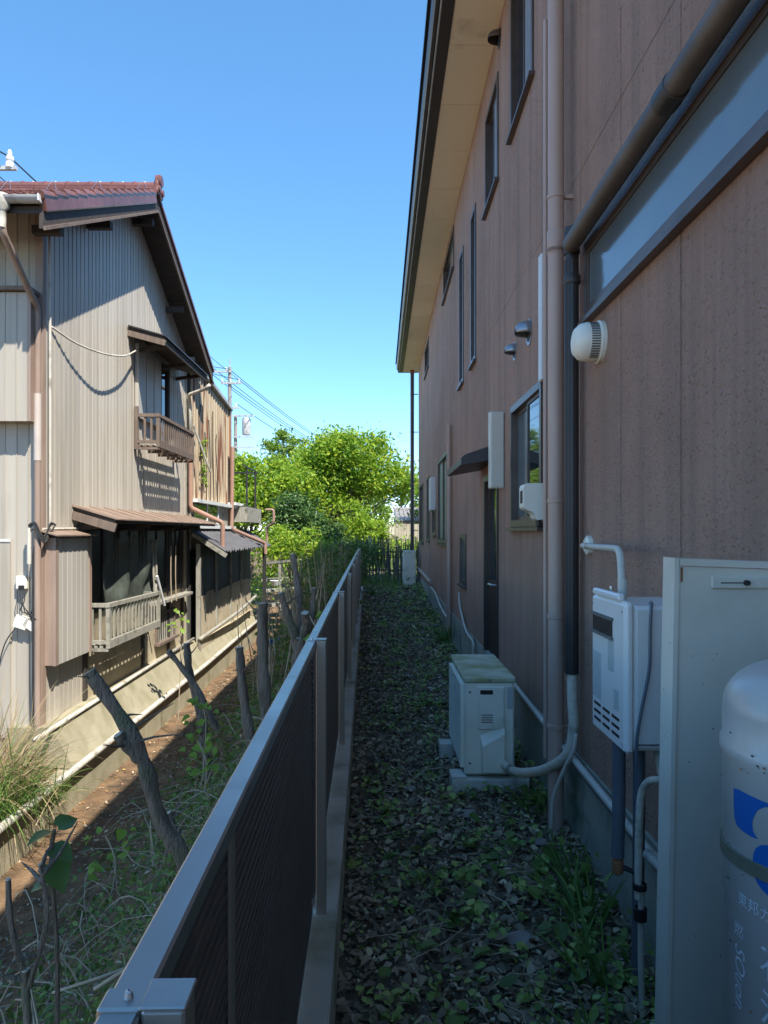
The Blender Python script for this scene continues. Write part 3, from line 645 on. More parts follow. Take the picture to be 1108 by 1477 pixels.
# ------------------------------------------------------------------ air conditioner outdoor units
def ac_unit(name, label, x0, x1, y0, y1, z0, z1, full):
    t = thing(name, label, 'air conditioner', ((x0 + x1) / 2, (y0 + y1) / 2, z0 - .1), group='outdoor units beside the stucco wall')
    MB().box(x0, x1, y0, y1, z0, z1 - .03, .012).build('body', 'ac', t)
    MB().box(x0 - .008, x1 + .008, y0 - .008, y1 + .008, z1 - .034, z1, .008).build('lid', 'ac_top' if full else 'ac', t)
    # fan grille facing the alley
    g = MB(); gx = x0 - .022
    g.box(gx, x0 + .002, y0 + .05, y1 - .03, z0 + .03, z0 + .05); g.box(gx, x0 + .002, y0 + .05, y1 - .03, z1 - .075, z1 - .055)
    g.box(gx, x0 + .002, y0 + .05, y0 + .07, z0 + .05, z1 - .075); g.box(gx, x0 + .002, y1 - .05, y1 - .03, z0 + .05, z1 - .075)
    gr = g.build('grille', 'ac', t)
    MB().box(x0 - .004, x0 - .002, y0 + .072, y1 - .052, z0 + .052, z1 - .077).build('grille_backing', 'black', gr)
    if full:
        n = 22
        for k in range(n):
            z = z0 + .06 + (z1 - z0 - .15) * k / (n - 1)
            MB().box(gx + .001, gx + .006, y0 + .07, y1 - .05, z - .0025, z + .0025).build('slat', 'ac', gr)
        for k in range(15):
            y = y0 + .1 + (y1 - y0 - .19) * k / 14
            MB().box(gx + .009, gx + .013, y - .003, y + .003, z0 + .05, z1 - .075).build('rib', 'ac', gr)
        cv = MB(); y = y0
        cv.box(x0 + .075, x0 + .235, y - .014, y + .002, z1 - .31, z1 - .055, .006)
        sc_ = cv.build('service_cover', 'ac', t)
        MB().box(x0 + .09, x0 + .165, y - .0165, y - .0135, z1 - .10, z1 - .075).build('grip', 'black', sc_)
        for k in range(4): MB().box(x0 + .097, x0 + .165, y - .016, y - .0135, z1 - .226 - k * .014, z1 - .221 - k * .014).build('slot', 'ac_dark', sc_)
        vc = MB().add([(x0 + .09, y - .002, z0 + .235), (x0 + .10, y - .045, z0 + .18), (x0 + .105, y - .045, z0 + .03), (x0 + .095, y - .002, z0 + .02),
                       (x0 + .235, y - .002, z0 + .30), (x0 + .23, y - .045, z0 + .255), (x0 + .228, y - .045, z0 + .03), (x0 + .235, y - .002, z0 + .02)],
                      [(0, 1, 2, 3), (4, 7, 6, 5), (0, 4, 5, 1), (1, 5, 6, 2), (2, 6, 7, 3)])
        vc.build('valve_cover', 'ac', t)
        st = MB().box(x0 + .25, x0 + .285, y - .0015, y, z1 - .19, z1 - .06); st.build('sticker', 'sticker', t)
        for (sx, sz) in ((.03, z1 - .09), (.03, z0 + .07)):
            MB().lathe([(.001, -.004), (.007, -.003), (.007, .001)], (x0 + sx, y, sz), 10, 'y').build('screw', 'ac_dark', t)
        MB().lathe([(.001, -.012), (.007, -.011), (.007, .0)], (x0 + .15, y, z1 - .018), 10, 'y').build('screw', 'ac_dark', t)
    else:
        MB().box(x0 - .001, x1 + .001, y0 - .003, y0 + .001, z0 + .19, z0 + .195).build('seam', 'ac_dark', t)
        MB().box(x0 + .06, x0 + .13, y0 - .012, y0, z0 + .125, z0 + .15).build('valve', 'black', t)
        MB().box(x0 + .11, x0 + .14, y0 - .012, y0, z0 + .165, z0 + .185).build('valve', 'black', t)
    return t
ac_unit('air_conditioner', 'ivory outdoor unit with mossy lid and taped hose on grey blocks', .503, .80, 4.3, 5.1, .109, .693, True)
ac_unit('air_conditioner', 'tall pale outdoor unit standing by the stick fence at the alley end', .585, .88, 18.0, 18.55, .23, 1.08, False)
for (y0, y1, x0, x1, lab) in ((4.27, 4.42, .42, .885, 'grey concrete block under the valve side of the mossy outdoor unit'), (4.93, 5.06, .405, .87, 'grey concrete block under the far end of the mossy outdoor unit')):
    b = MB().box(x0, x1, y0, y1, -.03, .094, .008); b.box(x0, x0 + .09, y0 + .002, y1 - .002, .09, .107); b.box(x1 - .085, x1, y0 + .002, y1 - .002, .09, .107)
    tag(b.build('support_block', 'block'), lab, 'block', 'blocks under the outdoor unit')
tag(MB().box(.6, .87, 18.05, 18.5, .14, .228).build('support_block', 'block'), 'low block under the tall pale unit at the alley end', 'block')
hs = MB().tube(curve_pts([(.945, 3.56, .90), (.945, 3.55, .72), (.95, 3.55, .60), (.93, 3.58, .46), (.87, 3.75, .33), (.80, 3.95, .24), (.755, 4.1, .20), (.735, 4.24, .185), (.73, 4.30, .19)], 8), .0255, 14)
tag(hs.build('refrigerant_hose', 'hose', smooth=True), 'cream taped hose curving from the dark drain cover to the outdoor unit', 'hose')
tag(MB().tube(curve_pts([(.95, 3.5, .58), (.935, 3.5, .50), (.90, 3.55, .38), (.86, 3.6, .22), (.85, 3.6, .02)], 6), .010, 8).build('drain_hose', 'white_pvc', smooth=True), 'thin pale drain hose dropping to the ground by the thick downpipe', 'hose')
tag(MB().tube(curve_pts([(.88, 18.3, .38), (.93, 18.3, .36), (.97, 18.3, .46), (.975, 18.3, .6)], 6), .028, 8).build('refrigerant_hose', 'white_pvc', smooth=True), 'white hose bending from the tall pale unit to the wall', 'hose')

# ------------------------------------------------------------------ gas water heater
t = thing('water_heater', 'white wall hung gas water heater with slotted front and grey cable', 'water heater', (.87, 2.39, .87))
hx, hy0, hy1, hz0, hz1 = .75, 2.216, 2.56, .872, 1.342
MB().box(hx + .03, WX - .004, hy0 + .004, hy1 - .004, hz0 + .01, hz1 - .012, .012).build('case', 'heater', t)
fp = MB().box(hx, hx + .034, hy0, hy1, hz0, hz1, .012).build('front_panel', 'heater', t)
MB().box(hx - .004, hx + .02, hy0 + .05, hy1 - .02, hz1 - .001, hz1 + .022, .006).build('top_lip', 'heater', t)
MB().box(hx - .0035, hx + .001, hy0 + .115, hy1 - .022, hz1 - .125, hz1 - .068, .0015).build('exhaust_slot', 'black', fp)
e = MB(); e.box(hx - .008, hx - .001, hy0 + .105, hy1 - .012, hz1 - .07, hz1 - .06); e.box(hx - .008, hx - .001, hy0 + .105, hy1 - .012, hz1 - .132, hz1 - .122)
e.build('exhaust_rim', 'ac_dark', fp)
for r_ in range(3):
    for c_ in range(3):
        y = hy1 - .035 - c_ * .095; z = hz0 + .095 - r_ * .026
        MB().box(hx - .002, hx + .001, y - .07, y, z - .0045, z + .0045).build('slot', 'black', fp)
for (a, b, c_, d) in ((hy1 - .11, hy1 - .015, hz0 + .115, hz0 + .275), (hy0 + .055, hy0 + .10, hz0 + .12, hz0 + .185), (hy0 + .10, hy0 + .16, hz1 - .235, hz1 - .13)):
    MB().box(hx - .0012, hx + .001, a, b, c_, d).build('sticker', 'sticker', fp)
MB().tube(curve_pts([(.86, 2.30, hz1 - .01), (.83, 2.21, hz1 - .005), (.825, 2.206, hz1 - .08), (.822, 2.206, 1.14), (.80, 2.207, 1.02), (.785, 2.207, .93), (.785, 2.215, .85)], 6), .005, 8).build('cable', 'pvc', t)
MB().tube([(.80, 2.50, hz1 - .02), (.80, 2.50, hz1 + .03)], .006, 8).build('stud', 'steel', t)
for (y_, z_) in ((hy0 + .02, hz1 - .03), (hy1 - .02, hz1 - .03), (hy0 + .02, hz0 + .03), (hy1 - .02, hz0 + .03)):
    MB().lathe([(.0008, -.003), (.004, -.0024), (.0045, .0008)], (hx, y_, z_), 9, 'x').build('screw', 'steel', fp)
MB().box(hx + .036, WX - .01, hy0 - .001, hy0 + .003, hz0 + .03, hz0 + .034).build('case_seam', 'ac_dark', t)
# plumbing under the heater
for (pts, r_, m_, nm, lab) in (
    ([(.80, 2.42, .90), (.80, 2.42, .66), (.795, 2.42, .47)], .022, 'pvc', 'drain_pipe', 'thick slate grey plastic pipe hanging under the white water heater'),
    ([(.86, 2.40, .88), (.86, 2.40, .60), (.86, 2.41, .3), (.86, 2.42, -.05)], .02, 'pvc', 'water_pipe', 'slim dark grey pipe running to the ground under the heater'),
    ([(1.0, 2.0, .72), (.92, 2.05, .80), (.84, 2.16, .815), (.815, 2.24, .76), (.81, 2.26, .62), (.815, 2.28, .40)], .0115, 'hose', 'water_hose', 'insulated pale hose arching over below the white water heater'),
    ([(.825, 2.28, .44), (.825, 2.285, .24), (.83, 2.285, .0)], .010, 'white_pvc', 'water_pipe', 'thin white pipe rising from the grass below the heater'),
    ([(.98, 1.95, .66), (.91, 2.15, .70), (.885, 2.25, .78), (.88, 2.3, .88)], .013, 'hose', 'water_hose', 'second short pale hose under the heater near the wall'),
    ([(.86, 2.33, .52), (.93, 2.1, .47), (.985, 1.85, .42)], .017, 'white_pvc', 'water_pipe', 'sloping pale pipe between the heater pipes and the pale panel')):
    tag(MB().tube(curve_pts(pts, 6), r_, 12).build(nm, m_, smooth=True, angle=60), lab, 'pipe')
t = thing('pipe_ties', 'dark tape ties and a copper valve on the pipes below the heater', 'pipe fitting', (.82, 2.3, .4))
MB().lathe([(.0165, .33), (.0205, .332), (.0205, .37), (.0165, .372)], (.822, 2.282, 0), 12).build('tape', 'black', t)
MB().lathe([(.0175, .43), (.0215, .432), (.0215, .45), (.0175, .452)], (.818, 2.275, 0), 12).build('tape', 'black', t)
MB().lathe([(.010, .41), (.019, .418), (.019, .455), (.012, .468)], (.796, 2.42, 0), 12).build('valve', 'rust', t)
MB().tube([(.80, 2.42, .44), (.86, 2.40, .42)], .009, 8).build('link_pipe', 'dark_pipe', t)
t = thing('gas_conduit', 'white elbowed pipe from a wall flange into the top of the heater', 'pipe', (.9, 2.9, 1.34))
MB().tube(bend([(.985, 3.42, 1.495), (.93, 3.33, 1.495), (.83, 2.49, 1.50), (.822, 2.45, 1.32)], .07), .0135, 12).build('pipe', 'white_pvc', t, smooth=True, angle=60)
MB().lathe([(.001, -.03), (.03, -.03), (.046, -.02), (.046, 0)], (WX, 3.43, 1.495), 8, 'x').build('flange', 'ivory', t)
MB().tube([(.8225, 2.452, 1.40), (.822, 2.45, 1.345)], .0165, 12).build('sleeve', 'white_pvc', t)

# ------------------------------------------------------------------ pale steel panel and gas cylinder
t = thing('steel_panel', 'tall pale grey steel cabinet panel standing beside the gas cylinder', 'panel', (.8, 1.76, 0))
pz = 1.498; xl, xl0 = .700, .672          # top and foot of the leaning left edge
PF = 1.715                                # its front edge
def lean(z): return xl0 + (xl - xl0) * z / pz
MB().prism([(lean(0) + .012, 0.0), (WX - .015, 0.0), (WX - .015, pz - .030), (lean(pz) + .012, pz - .020)], 'y', PF + .006, PF + .012).build('sheet', 'cabinet', t)
MB().add([(lean(0), PF, 0), (lean(0) + .011, PF, 0), (lean(pz) + .011, PF, pz - .002), (lean(pz), PF, pz), (lean(0), PF + .07, 0), (lean(0) + .011, PF + .07, 0), (lean(pz) + .011, PF + .07, pz - .002), (lean(pz), PF + .07, pz)],
         [(0, 1, 2, 3), (4, 7, 6, 5), (0, 3, 7, 4), (1, 5, 6, 2), (3, 2, 6, 7), (0, 4, 5, 1)]).build('edge_flange', 'cabinet', t)
MB().prism([(lean(pz) + .0125, pz - .018), (WX - .015, pz - .028), (WX - .015, pz - .012), (lean(pz) + .0125, pz - .002)], 'y', PF, PF + .07).build('top_flange', 'cabinet', t)
hsp = MB().box(.787, .965, PF - .003, PF + .0055, 1.424, 1.454, .003).build('latch_plate', 'cabinet', t)
MB().box(.808, .865, PF - .0045, PF - .0028, 1.437, 1.4405).build('latch_slot', 'ac_dark', hsp)
MB().lathe([(.001, -.012), (.006, -.011), (.007, 0)], (.868, PF - .003, 1.439), 12, 'y').build('latch_pin', 'black', hsp)
MB().box(.716, .721, PF + .0045, PF + .0058, 1.44, 1.475).build('rust_mark', 'rust', t)
for k in range(34):
    z = U(.2, 1.42); x = U(lean(z) + .03, .97); r_ = U(.0006, .0019)
    MB().lathe([(.0003, -.0010), (r_, -.0006), (r_, 0)], (x, PF + .0059, z), 7, 'y').build('dirt_speck', 'black', t)
for k in range(14):
    z = U(.2, 1.45); MB().lathe([(.0003, -.0008), (U(.0008, .002), -.0005), (.0012, 0)], (lean(z) - .0002, PF + U(.01, .06), z), 7, 'x').build('dirt_speck', 'black', t)

GX, GY, GR = .76, 1.18, .182
t = thing('gas_cylinder', 'tall grey gas cylinder with blue emblem and olive strap', 'gas cylinder', (GX, GY, 0))
prof = [(.001, .02), (GR - .04, .02), (GR - .01, .05), (GR, .09), (GR, 1.185), (GR + .004, 1.191), (GR + .004, 1.207), (GR, 1.213), (GR, 1.262)]
for k in range(1, 11):
    a = k / 10 * math.pi / 2; prof.append((max(.03, GR * math.cos(a) ** .6), 1.262 + .085 * math.sin(a)))
prof += [(.03, 1.375), (.001, 1.375)]
gb = MB().lathe(prof, (GX, GY, 0), 72).build('body', 'gas', t, smooth=True, angle=50)
MB().lathe([(GR - .02, 0), (GR - .02, .06), (GR - .025, .06), (GR - .025, 0)], (GX, GY, 0), 40).build('foot_ring', 'gas', t)
MB().lathe([(.09, 1.315), (.093, 1.315), (.093, 1.44), (.09, 1.44)], (GX, GY, 0), 32, a0=.4, a1=5.4).build('valve_guard', 'gas', t)
v = MB(); v.tube([(GX, GY, 1.35), (GX, GY, 1.43)], .016, 10); v.tube([(GX, GY, 1.43), (GX, GY, 1.45)], .03, 10); v.build('valve', 'steel', t)
def on_cyl(poly2, off, name, mat, parent):
    """flat shape given as (arc length from the side facing the camera, height) wrapped onto the cylinder"""
    import bmesh
    bm = bmesh.new(); vs = [bm.verts.new((p[0], 0, p[1])) for p in poly2]; bm.faces.new(vs)
    for lim in np.arange(-.3, .3, .01):
        bmesh.ops.bisect_plane(bm, geom=bm.verts[:] + bm.edges[:] + bm.faces[:], plane_co=(lim, 0, 0), plane_no=(1, 0, 0))
    b = BASE[parent]
    for vv in bm.verts:
        a = -math.pi / 2 + vv.co.x / GR; z = vv.co.z
        vv.co = (GX + (GR + off) * math.cos(a) - b.x, GY + (GR + off) * math.sin(a) - b.y, z - b.z)
    me = bpy.data.meshes.new(name); bm.to_mesh(me); bm.free()
    for p in me.polygons: p.use_smooth = True
    return link(name, me, mat, parent)
EA = [(-.285, 1.141), (-.268, 1.144), (-.175, 1.144), (-.175, 1.141), (-.205, 1.1395), (-.216, 1.135), (-.228, 1.126), (-.236, 1.111), (-.238, 1.101), (-.236, 1.09), (-.231, 1.085), (-.226, 1.082), (-.238, 1.08), (-.263, 1.081), (-.275, 1.084), (-.282, 1.092), (-.285, 1.113)]
on_cyl(EA, .0006, 'emblem', 'blue', gb); on_cyl([(-.35 - p[0], p[1]) for p in EA[::-1]], .0006, 'emblem', 'blue', gb)
on_cyl([(-.175 + .062 * math.copysign(abs(math.cos(a)) ** .75, math.cos(a)), 1.041 + .042 * math.copysign(abs(math.sin(a)) ** .75, math.sin(a))) for a in [2 * math.pi * k / 28 for k in range(28)]], .0006, 'emblem', 'blue', gb)
# the strap holding it to the wall
v = MB(); n = 64; vs = []; fs = []
for j in range(n):
    a = 2 * math.pi * j / n; zc = 1.036 - .012 * math.cos(a - 2.2)
    for (rr, dz) in ((GR + .0008, -.012), (GR + .0035, -.011), (GR + .0035, .011), (GR + .0008, .012)):
        vs.append((GX + rr * math.cos(a), GY + rr * math.sin(a), zc + dz))
for j in range(n):
    for k in range(4): fs.append((j * 4 + k, j * 4 + (k + 1) % 4, ((j + 1) % n) * 4 + (k + 1) % 4, ((j + 1) % n) * 4 + k))
v.add(vs, fs).build('strap', 'strap', t, smooth=True, angle=40)

def cyl_text(txt, s0, z0, size, mat, rotate=False, shear=0.0, step=None):
    """white lettering printed on the cylinder"""
    import bmesh
    cu = bpy.data.curves.new('lettering', 'FONT'); cu.body = txt; cu.size = size; cu.shear = shear
    ob = bpy.data.objects.new('lettering', cu); COL.objects.link(ob)
    me = bpy.data.meshes.new_from_object(ob.evaluated_get(bpy.context.evaluated_depsgraph_get()))
    bpy.data.objects.remove(ob); bpy.data.curves.remove(cu)
    bm = bmesh.new(); bm.from_mesh(me); b = BASE[gb]
    bmesh.ops.triangulate(bm, faces=bm.faces[:])
    for vv in bm.verts:
        x, y = vv.co.x, vv.co.y
        if rotate: x, y = y, -x
        s_ = s0 + x; a = -math.pi / 2 + s_ / GR
        vv.co = (GX + (GR + .0007) * math.cos(a) - b.x, GY + (GR + .0007) * math.sin(a) - b.y, z0 + y - b.z)
    bm.to_mesh(me); bm.free(); me.name = 'lettering'
    link('lettering', me, mat, gb)
for k in range(26):
    s_ = U(-.31, -.12); z_ = 1.199 + U(-.02, .012) if k < 12 else U(.75, 1.26); r_ = U(.0012, .0032)
    on_cyl([(s_ + r_ * U(.7, 1.5) * math.cos(a), z_ + r_ * U(.5, 1.0) * math.sin(a)) for a in [2 * math.pi * q / 7 for q in range(7)]], .0045 if k < 12 else .0005, 'paint_chip', 'rust' if k % 2 else 'black', gb)
cyl_text('東邦ガス', -.272, .962, .024, 'white_print')
cyl_text('燃', -.283, .908, .026, 'white_print')
cyl_text('SOuon', -.279, .895, .036, 'white_print', rotate=True, shear=.3)
for k, ch in enumerate('石油ガス'): cyl_text(ch, -.224, .875 - k * .068, .058, 'white_print')

# ------------------------------------------------------------------ fence on its concrete kerb
fen = thing('metal_fence', 'dark ribbed metal fence with bronze posts and shiny top rail along the alley', 'fence', (-.18, 5, .25), FA)
posts = [-1.37, .578, 2.48, 4.45, 6.4, 8.35, 10.3, 12.25, 14.2, 16.15]
RT = 1.19
def panel_mesh(y0, y1):
    z0, z1, n = .285, RT - .03, 44; vs = []; fs = []
    prof = []
    for k in range(n):
        z = z0 + (z1 - z0) * k / n; p = (z1 - z0) / n
        prof += [(-.197, z), (-.189, z + p * .22), (-.189, z + p * .72), (-.197, z + p * .95)]
    prof.append((-.197, z1))
    for (x, z) in prof: vs += [(x, y0, z), (x, y1, z)]
    fs = [(2 * i, 2 * i + 1, 2 * i + 3, 2 * i + 2) for i in range(len(prof) - 1)]
    k = len(vs); vs += [(-.203, y0, z0), (-.203, y1, z0), (-.203, y0, z1), (-.203, y1, z1)]; fs.append((k, k + 2, k + 3, k + 1))
    return vs, fs
for a, b in zip(posts, posts[1:]):
    MB().add(*panel_mesh(a + .02, b - .02)).build('ribbed_panel', 'panel', fen)
    MB().box(-.2095, -.1765, a + .002, b - .002, RT - .032, RT - .004, .003).build('top_rail', 'alu', fen)
    MB().box(-.206, -.186, a + .02, b - .02, .262, .29).build('bottom_rail', 'panel', fen)
    MB().box(-.1885, -.184, a + .40, a + .43, .29, RT - .033).build('stiffener', 'post', fen)
for y in posts:
    p_ = MB().box(-.1755, -.1415, y - .0175, y + .0175, .252, RT - .001, .0025).build('post', 'post', fen)
    MB().box(-.177, -.140, y - .019, y + .019, RT - .0005, RT + .003, .0012).build('post_cap', 'alu', p_)
    MB().box(-.2112, -.1765, y - .014, y + .014, RT - .034, RT - .001, .002).build('rail_sleeve', 'alu', p_)
    MB().lathe([(.001, .006), (.003, .005), (.004, 0)], (-.19, y, RT - .001), 8).build('rivet', 'steel', p_)
ker = thing('concrete_kerb', 'weathered mossy concrete kerb carrying the dark fence', 'kerb', (-.18, 5, -.4), FA)
yk = -2.4
while yk < 17.2:
    L = 1.97
    MB().box(-.262 + U(-.002, .002), -.104 + U(-.003, .003), yk + .004, yk + L - .004, -.45, .25 + U(-.003, .003), .006).build('kerb_block', 'curb', ker)
    yk += L
MB().box(-.25, -.12, -2.4, 17.3, -.46, .235).build('kerb_core', 'curb', ker)

# ------------------------------------------------------------------ old house on the left (its own frame, turned by HA)
HX, H1, H2 = -3.26, 7.1, 12.5
hou = thing('old_house', 'weathered two storey house with cream ribbed siding and red brown tiled roof', 'house', (HX, 9.7, -.75), HA)
def roof_under(y): return 4.42 + min(y - 6.5, 13.0 - y) * .48
def siding_y(y0, y1, z0, top=None, x=HX, mat='siding', parent=None):
    m_ = (y0 + y1) / 2
    za, zb = (roof_under(y0), roof_under(y1)) if top is None else (top, top)
    if top is None and y0 < 9.75 < y1: za = zb = roof_under(m_)
    mb = MB(); g = .003
    mb.prism([(y0 + g, z0), (y1 - g, z0), (y1 - g, zb), (y0 + g, za)], 'x', x - .02, x)
    mb.prism([(y0 + g, z0), (y0 + g + .022, z0), (y0 + g + .022, za), (y0 + g, za)], 'x', x + .0005, x + .0045)
    return mb.build('siding_board', mat, parent or hou)
def siding_x(x0, x1, z0, z1, y=H1, mat='siding', parent=None):
    mb = MB(); g = .002
    mb.box(x0 + g, x1 - g, y, y + .02, z0, z1); mb.box(x0 + g, x0 + g + .008, y - .006, y - .0005, z0, z1)
    return mb.build('siding_board', mat, parent or hou)
n = 49; wbd = (H2 - H1 - .06) / n
for k in range(n):
    a = H1 + .06 + k * wbd; m_ = a + wbd / 2
    siding_y(a, a + wbd, -.34 if m_ < 8.1 else 1.72)
for k in range(12):
    x1 = HX - .02 - k * .115; siding_x(x1 - .115, x1, -.78, 4.72, mat='siding_front')
siding_x(-8.0, HX - .02 - 12 * .115, -.78, 4.72, mat='siding_front')
MB().box(-8, HX - .022, H1 + .022, H2 - .02, -.7, 4.4).build('core_wall', 'wood_dark', hou)
MB().prism([(H1 + .1, 4.38), (H2 - .1, 4.38), (9.75, roof_under(9.75) - .03)], 'x', -8, HX - .022).build('attic_wall', 'wood_dark', hou)
MB().box(HX - .06, HX + .014, H1 - .014, H1 + .062, -.78, 4.68).build('corner_trim', 'brown_trim', hou)
MB().box(HX - .03, HX + .016, H2 - .05, H2 + .03, -.4, 4.35).build('corner_trim', 'wood_grey', hou)
# lower wall behind the canopy: plaster with timber posts and dark sliding windows
MB().box(HX - .021, HX - .002, 8.1, H2 - .05, -.34, 1.72).build('plaster_wall', 'plaster', hou)
for y in (8.12, 10.15, 11.4, 12.2):
    MB().box(HX - .01, HX + .03, y - .04, y + .04, -.32, 1.7).build('timber_post', 'wood_dark', hou)
for i, (a, b) in enumerate(((8.2, 9.1), (9.15, 10.05), (10.25, 11.3), (11.5, 12.1))):
    fr = MB(); fr.box(HX + .001, HX + .028, a, b, 1.58, 1.66); fr.box(HX + .001, HX + .028, a, b, .62, .70); fr.box(HX + .001, HX + .028, a, a + .05, .70, 1.58); fr.box(HX + .001, HX + .028, b - .05, b, .70, 1.58)
    fr.box(HX + .002, HX + .024, (a + b) / 2 - .015, (a + b) / 2 + .015, .70, 1.58)
    w_ = fr.build('window', 'wood_dark', hou)
    MB().box(HX + .004, HX + .009, a + .05, (a + b) / 2 - .015, .70, 1.58).build('pane', 'dull_glass', w_)
    MB().box(HX + .004, HX + .009, (a + b) / 2 + .015, b - .05, .70, 1.58).build('pane', 'dull_glass', w_)
MB().box(HX + .002, HX + .16, 10.3, 12.35, .50, .54).build('sill_board', 'wood_grey', hou)
# canopy over the lower windows: rusty sheets on timber
can = MB().prism([(HX + .002, 1.80), (-2.80, 1.655), (-2.80, 1.685), (HX + .002, 1.83)], 'y', 7.82, 12.72).build('canopy', 'wood_dark', hou)
k = 0; y = 7.8
while y < 12.7:
    y2 = min(y + .45, 12.74)
    MB().prism([(HX + .003, 1.833), (-2.775, 1.688), (-2.775, 1.70), (HX + .003, 1.846)], 'y', y + .002, y2 - .002).build('roof_sheet', 'rusty_sheet', can)
    MB().prism([(HX + .003, 1.846), (-2.775, 1.70), (-2.775, 1.712), (HX + .003, 1.858)], 'y', y + .004, y + .018).build('standing_seam', 'rusty_sheet', can)
    y = y2
MB().beam((HX, 7.81, 1.74), (-2.79, 7.81, 1.60), .03, .09).build('gable_board', 'wood_brown', can)
for y in (7.95, 9.2, 10.5, 11.8):
    MB().beam((HX, y, 1.60), (-2.85, y, 1.645), .05, .06).build('bracket', 'wood_dark', can)
# shutter case by the corner, with its small roof
sx = -3.15
sc_ = MB().box(HX + .012, sx - .018, 7.135, 8.0, .24, 1.5).build('shutter_case', 'brown_trim', hou)
for k in range(7): siding_y(7.2 + k * .112, 7.2 + (k + 1) * .112, .235, 1.49, sx, 'siding_grey', sc_)
MB().box(sx - .02, sx + .012, 7.13, 7.198, .235, 1.5).build('edge_trim', 'brown_trim', sc_)
MB().box(sx - .02, sx + .012, 7.985, 8.04, .235, 1.5).build('edge_trim', 'brown_trim', sc_)
MB().prism([(HX + .01, 1.56), (sx + .07, 1.515), (sx + .07, 1.53), (HX + .01, 1.578)], 'y', 7.05, 8.06).build('case_roof', 'rusty_sheet', sc_)
MB().tube([(HX + .02, 7.08, 1.585), (HX + .02, 8.3, 1.60)], .012, 8).build('conduit', 'white_pvc', hou)
# upper bay: awning, shutter panels, dark opening, balcony
MB().box(HX + .012, HX + .06, 9.82, 10.85, 3.12, 4.12).build('shutter_panel', 'siding_grey', hou)
for y in (10.15, 10.5): MB().box(HX + .06, HX + .064, y - .004, y + .004, 3.14, 4.1).build('panel_seam', 'wood_brown', hou)
ow = MB(); ow.box(HX + .012, HX + .05, 10.86, 10.92, 2.95, 4.12); ow.box(HX + .012, HX + .05, 11.28, 11.34, 2.95, 4.12); ow.box(HX + .012, HX + .05, 10.92, 11.28, 4.05, 4.12)
w_ = ow.build('window', 'wood_dark', hou); MB().box(HX + .013, HX + .02, 10.92, 11.28, 2.95, 4.05).build('pane', 'glass', w_)
for k in range(4): siding_y(11.35 + k * .1, 11.45 + k * .1, 2.9, 4.1, HX + .05, 'siding_grey')
aw = MB().prism([(HX + .012, 4.24), (-2.77, 4.10), (-2.77, 4.13), (HX + .012, 4.27)], 'y', 9.55, 11.97).build('awning', 'wood_dark', hou)
for k in range(6):
    a = 9.53 + k * .41; MB().prism([(HX + .012, 4.273), (-2.745, 4.133), (-2.745, 4.15), (HX + .012, 4.292)], 'y', a + .002, a + .408).build('roof_sheet', 'fascia', aw)
MB().beam((HX, 9.56, 4.19), (-2.76, 9.56, 4.055), .03, .075).build('gable_board', 'wood_brown', aw)
MB().beam((-2.79, 9.55, 4.07), (-2.79, 11.97, 4.07), .03, .05).build('fascia_board', 'wood_dark', aw)
for y in (9.85, 10.9, 11.7): MB().beam((HX, y, 4.03), (-2.82, y, 4.085), .045, .05).build('bracket', 'wood_dark', aw)

def balcony(y0, y1, x0, z0, z1, nb, mat, dz=0.0):
    """projecting window balcony: rails, floor, posts and balusters, outer face at x0"""
    bal = MB().box(x0 - .02, x0 + .022, y0 - .02, y1 + .02, z0 - .05, z0 - .001).build('balcony', mat, hou)
    for q in range(3): xx = HX + .06 + q * (x0 - HX - .09) / 3; MB().box(xx, xx + .035, y0 - .018, y1 + .018, z0 - .05, z0 - .02).build('floor_slat', mat, bal)
    r_ = MB(); r_.beam((x0, y0 - .03, z1), (x0, y1 + .03, z1 + dz), .05, .045); r_.box(HX + .03, x0 - .025, y0 - .02, y0 + .03, z1 - .022, z1 + .022); r_.box(HX + .03, x0 - .025, y1 - .03, y1 + .02, z1 - .022 + dz, z1 + .022 + dz)
    r_.build('handrail', mat, bal)
    r_ = MB(); r_.box(x0 - .022, x0 + .022, y0 - .02, y1 + .02, z0, z0 + .04); r_.box(HX + .03, x0 - .022, y0 - .02, y0 + .022, z0, z0 + .04); r_.build('bottom_rail', mat, bal)
    for k in range(nb):
        t_ = (k + .5) / nb; y = y0 + (y1 - y0) * t_
        MB().box(x0 - .008, x0 + .008, y - .016, y + .016, z0 + .04, z1 - .024 + dz * t_).build('baluster', mat, bal)
    for x in (x0 - .09, x0 - .18):
        MB().box(x - .014, x + .014, y0 - .008, y0 + .008, z0 + .04, z1 - .023).build('baluster', mat, bal)
    for y in (y0, y1):
        MB().box(x0 - .021, x0 + .021, y - .021, y + .021, z0 + .04, z1 - .01 + (dz if y == y1 else 0)).build('corner_post', mat, bal)
        MB().box(HX + .014, HX + .06, y - .025, y + .025, z0 - .08, z1 + .12).build('wall_post', mat, bal)
    for k in range(5):
        MB().box(HX + .05, x0 + .005, y0 + (y1 - y0) * k / 4 - .015, y0 + (y1 - y0) * k / 4 + .015, z0 - .085, z0 - .052).build('joist', mat, bal)
    return bal
balcony(9.8, 11.66, -2.93, 2.76, 3.14, 17, 'wood_brown')
balcony(8.12, 10.0, -2.985, .30, .735, 15, 'wood_grey', -.02)
